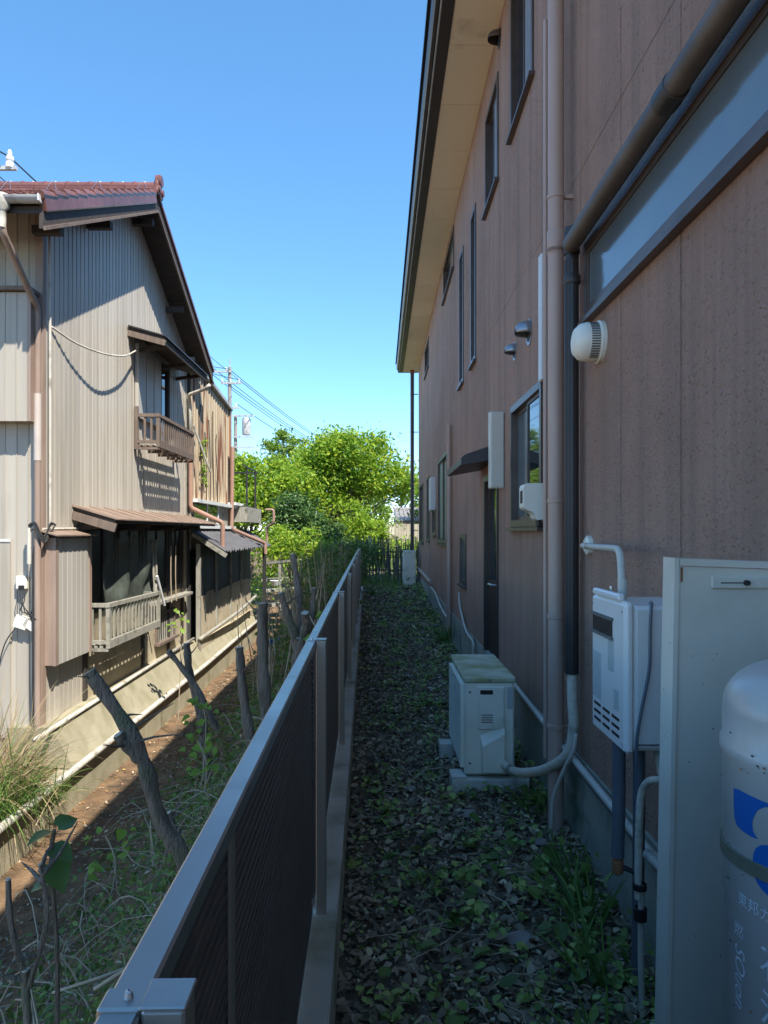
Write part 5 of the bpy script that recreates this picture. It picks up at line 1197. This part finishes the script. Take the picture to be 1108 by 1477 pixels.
stump('tree_stump', 'slender leaning trunk with pale sawn top in front of the grey trunk', [([(-.86, 5.6, -.75), (-1.0, 5.6, -.1), (-1.07, 5.6, .35), (-1.10, 5.6, .66)], (.07, .045))], .05, 0)
stump('tree_stump', 'forked stump with several sawn limbs and white cut ends near the fence', [([(-.72, 6.4, -.5), (-.72, 6.4, .2), (-.72, 6.4, .62)], (.11, .09)), ([(-.72, 6.4, .5), (-.80, 6.38, .75), (-.88, 6.36, 1.02)], (.06, .045)), ([(-.72, 6.4, .55), (-.66, 6.35, .75), (-.66, 6.3, .85)], (.055, .05)), ([(-.72, 6.42, .55), (-.73, 6.5, .9), (-.80, 6.6, 1.35)], (.05, .04)), ([(-.70, 6.42, .5), (-.62, 6.5, .8), (-.60, 6.5, 1.05)], (.045, .035))], .05, 0)
stump('crossed_stump', 'pair of crossed broken trunks tangled with dry vines', [([(-1.55, 6.5, -.75), (-1.62, 6.5, -.1), (-1.72, 6.5, .28), (-1.75, 6.5, .55)], (.06, .045)), ([(-1.45, 6.4, -.2), (-1.65, 6.4, .2), (-1.88, 6.4, .5)], (.045, .038))], .04, 0)
stump('tree_stump', 'thin forked sapling stem with snapped tops at the near bank', [([(-1.02, 2.15, -1.0), (-1.04, 2.15, -.2), (-1.06, 2.15, .25)], (.02, .017)), ([(-1.05, 2.15, .2), (-1.10, 2.15, .38), (-1.11, 2.15, .52)], (.016, .011)), ([(-1.05, 2.15, .2), (-1.0, 2.16, .4), (-1.02, 2.16, .56)], (.013, .008)), ([(-1.05, 2.15, .22), (-1.2, 2.1, .3), (-1.3, 2.1, .45)], (.012, .007)), ([(-1.04, 2.15, -.1), (-.98, 2.12, .05), (-.93, 2.1, .1)], (.01, .006))], .03, 0)
sp = thing('leafy_sapling', 'young sapling with a few big dark heart shaped leaves', 'sapling', (-1.05, 2.3, -.9))
MB().tube(curve_pts([(-1.05, 2.3, -.9), (-1.03, 2.3, .1), (-1.05, 2.3, .5), (-1.04, 2.3, .61)], 5), [.008] * 15 + [.005], 6).build('stem', 'bark', sp)
def big_leaf(c, d, s, tilt):
    c, d = Vector(c), Vector(d).normalized(); n = Vector((tilt, -.35, 1)).normalized(); s_ = n.cross(d).normalized(); n = d.cross(s_)
    out = [(0, 0), (-.08, .22), (.1, .42), (.4, .46), (.7, .28), (1, 0), (.7, -.28), (.4, -.46), (.1, -.42), (-.08, -.22)]
    pts = [c + (d * u_ + s_ * w_ + n * (abs(w_) * .25 - .3 * u_ * u_)) * s for u_, w_ in out]; mid = [c + (d * u_ - n * .3 * u_ * u_) * s for u_ in (.3, .65)]
    m = MB(); m.add(pts + mid, [(0, 1, 2, 10), (10, 2, 3, 11), (11, 3, 4, 5), (11, 5, 6, 7), (10, 11, 7, 8), (0, 10, 8, 9)]); return m
for (c, d, s, ti) in (((-1.05, 2.3, .55), (.9, -.3, -.15), .085, .3), ((-1.05, 2.3, .60), (-.5, -.7, .1), .08, -.4), ((-1.03, 2.3, .62), (.5, .6, .2), .07, .5), ((-1.05, 2.3, .50), (.7, -.6, -.5), .10, .1), ((-1.05, 2.3, .45), (-.8, -.2, -.2), .07, -.2)):
    big_leaf(c, d, s, ti).build('leaf', 'leaf_dark', sp, smooth=True)
for (x, y, z, n, lab) in ((-1.35, 5.4, -.1, 9, 'broad leaved green vine on the bank beside the yellowed wall'), (-1.55, 6.2, .0, 8, 'broad leaved green vine round the crossed trunks'), (-1.85, 4.9, -.6, 6, 'small bright green sprout at the edge of the sunlit soil'), (-.58, 6.1, .75, 5, 'large green leaf shoot rising from the forked stump'), (-2.62, 9.3, .42, 7, 'bright green leafy shoot against the grey balcony')):
    t = thing('leafy_shoot', lab, 'shoot', (x, y, z - .3)); m = MB()
    zg = gh(x, y) if 'stump' not in lab else z - .5
    m.tube(curve_pts([(x, y, min(zg, z - .2)), (x + .05, y, z - .1), (x - .02, y, z + .1)], 5), .006, 5); m.build('stem', 'twig', t)
    for k in range(int(n * 2.2)):
        big_leaf((x + U(-.13, .13), y + U(-.1, .1), z + U(-.16, .14)), (U(-1, 1), U(-1, .2), U(-.4, .2)), U(.04, .085), U(-.6, .6)).build('leaf', 'leaf_mid', t, smooth=True)
for (pts, r_, lab) in (([(-1.15, 2.9, -.28), (-.95, 2.85, -.15), (-.72, 2.8, -.12), (-.58, 2.9, .05), (-.50, 3.1, .12)], .008, 'long pale bent vine arching over the near bank'), ([(-1.5, 3.3, -.55), (-1.25, 3.2, -.42), (-1.0, 3.3, -.38), (-.8, 3.1, -.25)], .007, 'thin pale broken branch lying on the near bank'), ([(-1.9, 2.6, -.85), (-1.5, 2.7, -.6), (-1.2, 2.5, -.5), (-.9, 2.3, -.4)], .008, 'dark crooked branch lying across the near soil')):
    tag(MB().tube(curve_pts(pts, 7), r_, 7).build('dead_branch', 'twig', smooth=True), lab, 'branch')

# tall dry grass in front of the house corner
for (x, y, h, n, m_, lab) in ((-3.30, 6.0, 1.05, 420, 'straw', 'tall dry straw coloured grass clump in front of the house corner'), (-3.12, 5.8, .85, 300, 'grass', 'green arching grass spilling over the white drain pipe'), (-3.55, 6.4, .9, 220, 'straw', 'smaller dry grass clump against the cream front wall'), (-2.97, 6.15, .5, 130, 'grass', 'short bright grass tuft hanging over the yellowed wall')):
    t = thing('grass_clump', lab, 'grass', (x, y, -.74))
    root = np.stack([x + RNG.normal(0, .12, n), y + RNG.normal(0, .16, n), np.full(n, -.76)], 1); a = RNG.uniform(0, 6.28, n); sp_ = RNG.uniform(.15, .8, n) * h
    tip = np.stack([np.cos(a) * sp_ + .12, np.sin(a) * sp_ - .05, RNG.uniform(.7, 1.35, n) * h], 1)
    veg('blades', blades(root, tip, RNG.uniform(.005, .012, n), RNG.uniform(.2, 1.1, n) * h, 6), m_, t)
root = np.stack([RNG.normal(-3.35, .25, 260), RNG.normal(6.1, .3, 260), np.full(260, -.75)], 1)
tag(veg('dead_thatch', blades(root, RNG.normal(0, .22, (260, 3)) + np.array([0, 0, .35]), RNG.uniform(.006, .014, 260), RNG.uniform(.1, .3, 260), 4), 'straw'), 'matted dead grass on the raised yard before the house', 'grass', kind='stuff')

# debris beyond the annex
db = thing('plank_heap', 'heap of weathered planks beyond the annex under the bushes', 'planks', (-2.6, 18.5, -.5))
for (a, b, w_, h_) in (((-3.0, 18.6, .75), (-2.0, 18.2, .85), .12, .06), ((-3.1, 18.8, .3), (-2.3, 18.9, .35), .3, .05), ((-3.0, 18.4, .05), (-2.2, 18.6, .1), .35, .06), ((-2.9, 18.2, -.3), (-2.3, 18.3, -.25), .3, .08), ((-2.5, 18.0, -.5), (-2.52, 18.0, .75), .06, .06)):
    MB().beam(a, b, w_, h_).build('plank', 'wood_grey', db)
tag(MB().lathe([(.10, 0), (.15, .12), (.16, .12), (.105, -.01), (.001, -.01)], (-2.55, 17.6, .25), 18).build('basin', 'white_trim', smooth=True, angle=40), 'white basin upturned on the planks beyond the annex', 'basin')
tag(MB().obox((-2.2, 15.5, -.75), (.18, .05, .02), (-.02, .25, .0), (0, 0, .05)).build('blue_sheet', 'blue'), 'crumpled blue sheet on the ground behind the grey trunk', 'sheet')

# ------------------------------------------------------------------ stick fence closing the alley
sf = thing('stick_fence', 'rough fence of dark uneven sticks closing the end of the alley', 'fence', (.2, 19.7, .1))
for k in range(88):
    x = -.75 + k * .022 + U(-.012, .012); zt = 1.32 + U(-.25, .14); le = U(-.12, .12)
    c = MB().tube([(x, 19.7 + U(-.05, .05), .05), (x + le * .5, 19.7, zt * .55), (x + le, 19.7 + U(-.04, .04), zt)], [U(.012, .022), .016, U(.008, .014)], 6); c.build('stick', 'stick', sf)
for z in (.5, 1.0): MB().beam((-.8, 19.76, z), (1.25, 19.76, z + .02), .03, .03).build('rail', 'stick', sf)
for (x0, x1, lab) in ((-.30, -.22, 'thin pale pole leaning on the stick fence by the kerb end'), (-.08, -.20, 'second thin pole leaning the other way on the stick fence')):
    tag(MB().tube([(x0 + .12, 18.9, .2), (x1 - .1, 19.6, 1.45)], .014, 7).build('leaning_pole', 'wood_grey'), lab, 'pole')
n = 420; root = np.stack([RNG.uniform(-.5, .55, n), RNG.uniform(17.2, 19.5, n), np.full(n, .18)], 1)
tag(veg('end_grass', blades(root, np.stack([RNG.normal(0, .14, n), RNG.normal(0, .14, n), RNG.uniform(.12, .45, n)], 1), RNG.uniform(.008, .018, n), RNG.uniform(.02, .12, n), 3), 'grass'), 'wild grass growing at the foot of the stick fence', 'grass', kind='stuff')

# ------------------------------------------------------------------ trees
def tree(name, label, base, height, crown, n_leaf, leaf, mat, trunk_r=.1, lean=(0, 0), group=None, up=.45, spread=.5, nclump=60, aspect=.5, cat='tree', twig_n=26, sprig=.0):
    """crown: list of ellipsoids (centre, radii). Limbs run from the trunk to leaf clumps in the ellipsoids' shells; leaves gather round them"""
    t = thing(name, label, cat, base, group=group); bx, by, bz = base
    mb = MB(); top = Vector((bx + lean[0], by + lean[1], bz + height * .62))
    tp = curve_pts([(bx, by, bz - .2), (bx + lean[0] * .3, by + lean[1] * .3, bz + height * .3), tuple(top)], 6); k = len(tp)
    mb.tube(tp, [trunk_r * (1 - .55 * i / (k - 1)) for i in range(k)], 8)
    cl = []; tot = sum(e[1][0] * e[1][1] * e[1][2] for e in crown)
    for (c, r) in crown:
        m = max(4, int(nclump * r[0] * r[1] * r[2] / tot))
        d = unit(RNG.normal(size=(m, 3))); rad = RNG.uniform(.45, 1.0, (m, 1)) ** .6
        cl.append(np.array(c) + d * rad * np.array(r))
    cl = np.concatenate(cl)
    for i in RNG.permutation(len(cl))[:twig_n]:
        p = Vector(cl[i]); j = random.randint(k // 3, k - 1); s = tp[j]; mid = s.lerp(p, .5) + Vector((U(-.15, .15), U(-.15, .15), U(-.1, .25)))
        mb.tube([s, s.lerp(mid, .5), mid, p], [trunk_r * .38, trunk_r * .3, trunk_r * .2, trunk_r * .06], 5)
    mb.build('trunk', 'bark', t, smooth=True)
    w = RNG.uniform(.3, 1.4, len(cl)); idx = RNG.choice(len(cl), n_leaf, p=w / w.sum())
    cs = spread * RNG.uniform(.5, 1.2, len(cl)); off = RNG.normal(size=(n_leaf, 3)) * np.array([1, 1, .62]) * cs[idx][:, None] * .5
    P = cl[idx] + off
    if sprig: P[:, 2] += np.abs(RNG.normal(0, sprig, n_leaf)) * (RNG.uniform(0, 1, n_leaf) < .08)
    veg('crown', leaves(P, leaf * (.4 + 1.1 * RNG.uniform(0, 1, n_leaf) ** 1.6), up, aspect), mat, t)
    return t
G = 'trees and bushes beyond the alley'
tree('lime_tree', 'broad bright lime green tree with a curved dark trunk beyond the fence', (-1.75, 26, 0), 5.3, [((-1.2, 26, 4.2), (1.5, 1.3, 1.05)), ((-2.3, 26.2, 3.9), (.9, 1, .8)), ((.2, 26, 3.4), (1.0, 1.1, .65)), ((-1.6, 26, 3.0), (1.2, 1.1, .6)), ((.85, 26, 2.95), (.4, .8, .35))], 26000, .135, 'leaf_lime', .14, (.9, 0), G, nclump=150, twig_n=40, sprig=.12, spread=.62)
tree('feathery_tree', 'thin tree with feathery top rising above the other foliage', (-3.6, 28.5, 0), 5.6, [((-3.9, 28.5, 5.05), (.95, .9, .38)), ((-3.4, 28.5, 4.2), (.9, .8, .5))], 3600, .19, 'leaf_mid', .09, (-.2, 0), G, nclump=26, aspect=.32, spread=.42, sprig=.1)
tree('leafy_tree', 'light green leafy tree beside the rusted annex', (-4.3, 24, 0), 4.2, [((-4.2, 24, 3.3), (1.0, 1, .9)), ((-2.9, 25, 2.7), (.9, .8, .8)), ((-3.3, 24.5, 3.4), (.8, .9, .6)), ((-4.3, 23.6, 2.2), (.9, .8, .7)), ((-4.9, 24.5, 3.6), (.6, .7, .6))], 17500, .13, 'leaf_lime', .09, (0, 0), G, nclump=110, sprig=.1, spread=.62)
tree('evergreen_tree', 'dark evergreen tree in the middle of the bright foliage', (-2.5, 22.6, -.2), 3.8, [((-2.6, 22.6, 2.1), (.7, .8, .6)), ((-1.9, 22.4, 1.5), (.7, .7, .55)), ((-2.9, 22.3, 1.2), (.6, .6, .5))], 7000, .13, 'leaf_dark', .08, (.1, 0), G, nclump=70)
tree('leafy_bush', 'low bright bush with thin stems beyond the black lean-to', (-2.5, 19.8, -.5), 2.4, [((-2.6, 19.8, 1.35), (.75, .6, .38)), ((-1.9, 19.8, 1.1), (.5, .5, .4)), ((-3.0, 19.6, .8), (.4, .5, .4))], 4200, .10, 'leaf_lime', .03, (0, 0), G, nclump=40, cat='bush', spread=.38)
tree('leafy_bush', 'sunlit yellow green bush behind the stick fence', (.2, 24.5, 0), 2.6, [((-.4, 24.5, 1.5), (.6, .7, .5)), ((.5, 24.8, .95), (.8, .6, .3)), ((-.9, 24.5, 1.9), (.6, .6, .6))], 6500, .10, 'leaf_lime', .04, (0, 0), G, nclump=50, cat='bush', spread=.4)
tree('leafy_tree', 'distant shaded tree seen between lime foliage and corner downpipe', (1.6, 54, 0), 6.6, [((.8, 54, 4.4), (2.4, 1.2, 1.7)), ((3.2, 54, 5.0), (1.6, 1.2, 1.5)), ((-1.5, 54, 3.6), (2.0, 1.2, 1.6))], 6500, .24, 'leaf_mid', .1, (0, 0), G, nclump=50)
tree('evergreen_bush', 'dark bushy thicket over the far end of the fence', (-.9, 18.6, -.1), 1.6, [((-.85, 18.6, .85), (.55, .9, .45)), ((-.5, 19.2, .9), (.4, .6, .4)), ((-1.3, 18.2, .6), (.5, .8, .5))], 6000, .075, 'leaf_shade', .03, (0, 0), G, nclump=60, cat='bush', spread=.35)
tree('vine_thicket', 'scrubby green thicket with bare stems along the far fence', (-1.0, 13.5, -.4), 1.3, [((-.95, 12.5, .35), (.35, 1.5, .5)), ((-1.0, 15.3, .5), (.45, 1.5, .55)), ((-1.1, 10.3, .05), (.4, 1.0, .4)), ((-1.7, 16.6, .4), (.5, 1.2, .55))], 9500, .06, 'leaf_shade', .02, (0, 0), G, nclump=120, cat='bush', spread=.4, twig_n=60)
mb = MB()
for k in range(130):
    y = U(8.5, 18.5); x = U(-1.7, -.5) - FA * y; z = gh(x, y); mb.tube([(x, y, z), (x + U(-.12, .12), y + U(-.1, .1), z + U(.4, .8)), (x + U(-.3, .3), y + U(-.2, .2), z + U(.9, 1.7))], [.012, .009, .004], 5)
tag(mb.build('bare_stems', 'twig', base=(-1.1, 13, -.5)), 'bare grey stems standing in the thicket along the far fence', 'stems', kind='stuff')
# more foliage closing the view behind
for (bx, by, hh, mt, lab) in ((-6.5, 33, 5.2, 'leaf_mid', 'mid green tree far behind the annex roof'), (-2.8, 34, 4.8, 'leaf_mid', 'mid green tree far behind the dark evergreen'), (3.6, 44, 5.4, 'leaf_dark', 'far dark tree rising behind the grey roofed house')):
    tree('distant_tree', lab, (bx, by, 0), hh, [((bx, by, hh * .62), (1.9, 1.2, hh * .3)), ((bx + 1, by, hh * .42), (1.6, 1, hh * .28))], 5000, .2, mt, .12, (0, 0), G, nclump=55, spread=.7)
tree('far_hedge', 'tall green hedge filling the gap left of the tan board fence', (-1.2, 37, 0), 2.6, [((-1.6, 37, 1.3), (1.6, .6, 1.0)), ((.0, 37, 1.2), (1.0, .6, .95)), ((-3.6, 37, 1.5), (1.4, .6, 1.2))], 7000, .16, 'leaf_mid', .05, (0, 0), G, nclump=90, cat='hedge', spread=.6)
tree('leafy_tree', 'shaded green tree behind the lime tree left of the far roof', (-.5, 32, 0), 3.6, [((-.5, 32, 2.5), (1.0, .8, .75)), ((-1.6, 32, 2.2), (.9, .8, .8))], 4500, .15, 'leaf_mid', .07, (0, 0), G, nclump=50, spread=.5)
# low scrub on the ground beyond
x = RNG.uniform(-7, 2.2, 9000); y = RNG.uniform(20.5, 34, 9000); z = ground_h(x, y) + RNG.uniform(.0, .9, 9000) ** 1.5
tag(veg('far_scrub', leaves(np.stack([x, y, z], 1), RNG.uniform(.06, .15, 9000), .4, .5), 'leaf_mid'), 'low green scrub under the trees beyond the alley', 'scrub', kind='stuff')

# ------------------------------------------------------------------ house and board fence beyond
fh = thing('far_house', 'low house with grey tiled roof beyond the alley end', 'house', (3.5, 47, 0))
MB().box(1.0, 8, 45, 52, 0, 2.35).build('wall', 'plaster', fh)
MB().prism([(44.3, 2.2), (48.5, 3.0), (52.7, 2.2), (52.7, 2.1), (48.5, 2.9), (44.3, 2.1)], 'x', .95, 8.5).build('roof_deck', 'wood_brown', fh)
tg = bpy.data.meshes.new('roof_tile'); b_ = MB().box(0, .26, 0, .34, 0, .04); b_.tube([(.05, 0, .045), (.05, .34, .045)], .05, 6); tg = b_.mesh('roof_tile'); tg.materials.append(MAT['grey_tile'])
ang = math.atan(.8 / 4.2)
for i in range(13):
    for j in range(12):
        o = link('roof_tile', tg, None, fh); o.location = Vector((.95 + j * .27, 44.25 + i * .325 * math.cos(ang), 2.22 + i * .325 * math.sin(ang))) - BASE[fh]; o.rotation_euler = (ang, 0, 0)
MB().tube([(.9, 48.5, 3.08), (8.5, 48.5, 3.08)], .12, 8).build('ridge_tiles', 'grey_tile', fh)
MB().beam((.92, 44.3, 2.25), (.92, 48.5, 3.05), .08, .12).build('barge_board', 'pvc', fh)
bf = thing('board_fence', 'pale tan vertical board fence in front of the grey roofed house', 'fence', (2, 40, 0))
for k in range(30): MB().box(.1 + k * .15, .235 + k * .15, 40, 40.03, .5, 2.0 + U(-.02, .02)).build('board', 'plaster', bf)
for z in (1.15, 1.85): MB().box(.1, 4.6, 40.032, 40.07, z - .04, z + .04).build('rail', 'wood_brown', bf)
tag(MB().box(-.6, 4.8, 41, 41.12, 0, 1.0).build('low_wall', 'plaster'), 'low tan wall under the board fence', 'wall')

# ------------------------------------------------------------------ utility poles and lines
up_ = thing('utility_pole', 'concrete utility pole with crossarms and grey transformer behind the annex', 'utility pole', (-9.2, 44, 0))
px_, py_ = -9.2, 44
MB().tube([(px_, py_, 0), (px_, py_, 11.6)], [.17, .11], 12).build('pole', 'pole', up_)
for (z, x0, x1) in ((11.3, -1.9, .1), (10.6, -.5, .75), (9.1, -.7, .6)):
    ca = MB().beam((px_ + x0, py_ - .15, z), (px_ + x1, py_ - .15, z), .09, .1).build('crossarm', 'galv', up_)
    for k in range(3):
        xx = px_ + x0 + (x1 - x0) * (k + .15) / 2.5; MB().lathe([(.03, 0), (.07, .05), (.04, .1), (.07, .15), (.03, .2)], (xx, py_ - .15, z + .05), 8).build('insulator', 'ceramic', ca)
MB().tube([(px_, py_, 11.6), (px_, py_, 12.2)], .03, 6).build('lightning_rod', 'galv', up_)
p2 = thing('utility_pole', 'second utility pole with drum transformer half hidden by the annex', 'utility pole', (-9.35, 46.5, 0))
MB().tube([(-9.35, 46.5, 0), (-9.35, 46.5, 9.0)], [.15, .11], 10).build('pole', 'pole', p2)
MB().lathe([(.001, 7.8), (.26, 7.8), (.28, 7.9), (.28, 8.8), (.24, 8.9), (.001, 8.9)], (-8.65, 46.5, 0), 14).build('transformer', 'galv', p2, smooth=True, angle=40)
for z in (9.0, 7.65, 7.0): MB().beam((-9.5, 46.3, z), (-8.1, 46.3, z), .08, .09).build('crossarm', 'galv', p2)
def wire(a, b, sag, r_, lab, grp='power lines'):
    a, b = Vector(a), Vector(b); pts = []
    for i in range(17):
        t_ = i / 16; p = a.lerp(b, t_); p.z -= sag * 4 * t_ * (1 - t_); pts.append(p)
    tag(MB().tube(pts, r_, 5).build('power_line', 'wire'), lab, 'power line', grp)
for k, (dx, z) in enumerate(((-1.5, 11.5), (-.9, 11.45), (.0, 11.45), (.6, 10.8), (-.3, 10.7), (.5, 9.3))):
    wire((px_ + dx, py_ - .15, z), (px_ + dx + 7.5 + k * .3, py_ + 48, z - 1.2), .8, .022, 'thin power line running from the pole away above the trees')
for k, (dx, z) in enumerate(((-1.5, 11.5), (.0, 11.45), (.6, 10.8), (-.3, 9.3))):
    wire((px_ + dx, py_ - .15, z), (-15.5 + k * .5, 16.2, 9.75 + .5 * k), .9, .02, 'thin power line from the pole back over the tiled roof')
p3 = thing('insulator_arm', 'utility pole arm with white insulator above the tiled roof', 'utility pole', (-9.6, 16, 0))
MB().tube([(-9.6, 16, 0), (-9.6, 16, 10.6)], [.16, .12], 12).build('pole', 'pole', p3)
MB().beam((-10.6, 15.85, 9.55), (-8.0, 15.85, 9.55), .08, .08).build('crossarm', 'galv', p3)
MB().lathe([(.03, 9.55), (.09, 9.56), (.09, 9.66), (.05, 9.7), (.085, 9.73), (.085, 9.8), (.04, 9.84), (.055, 9.88), (.03, 9.95)], (-8.15, 15.85, 0), 12).build('insulator', 'ceramic', p3, smooth=True, angle=40)
wire((-8.15, 15.85, 9.8), (-6.9, 19, 8.9), .05, .018, 'dark line dropping from the white insulator behind the ridge', 'insulator lines')
wire((-8.15, 15.85, 9.8), (-12, 9, 11.0), .2, .018, 'dark line leading from the white insulator towards the viewer', 'insulator lines')
wire((-12, 12, 12.5), (-8.6, 44, 10.8), .2, .015, 'thin high line crossing the sky above the white insulator', 'insulator lines')
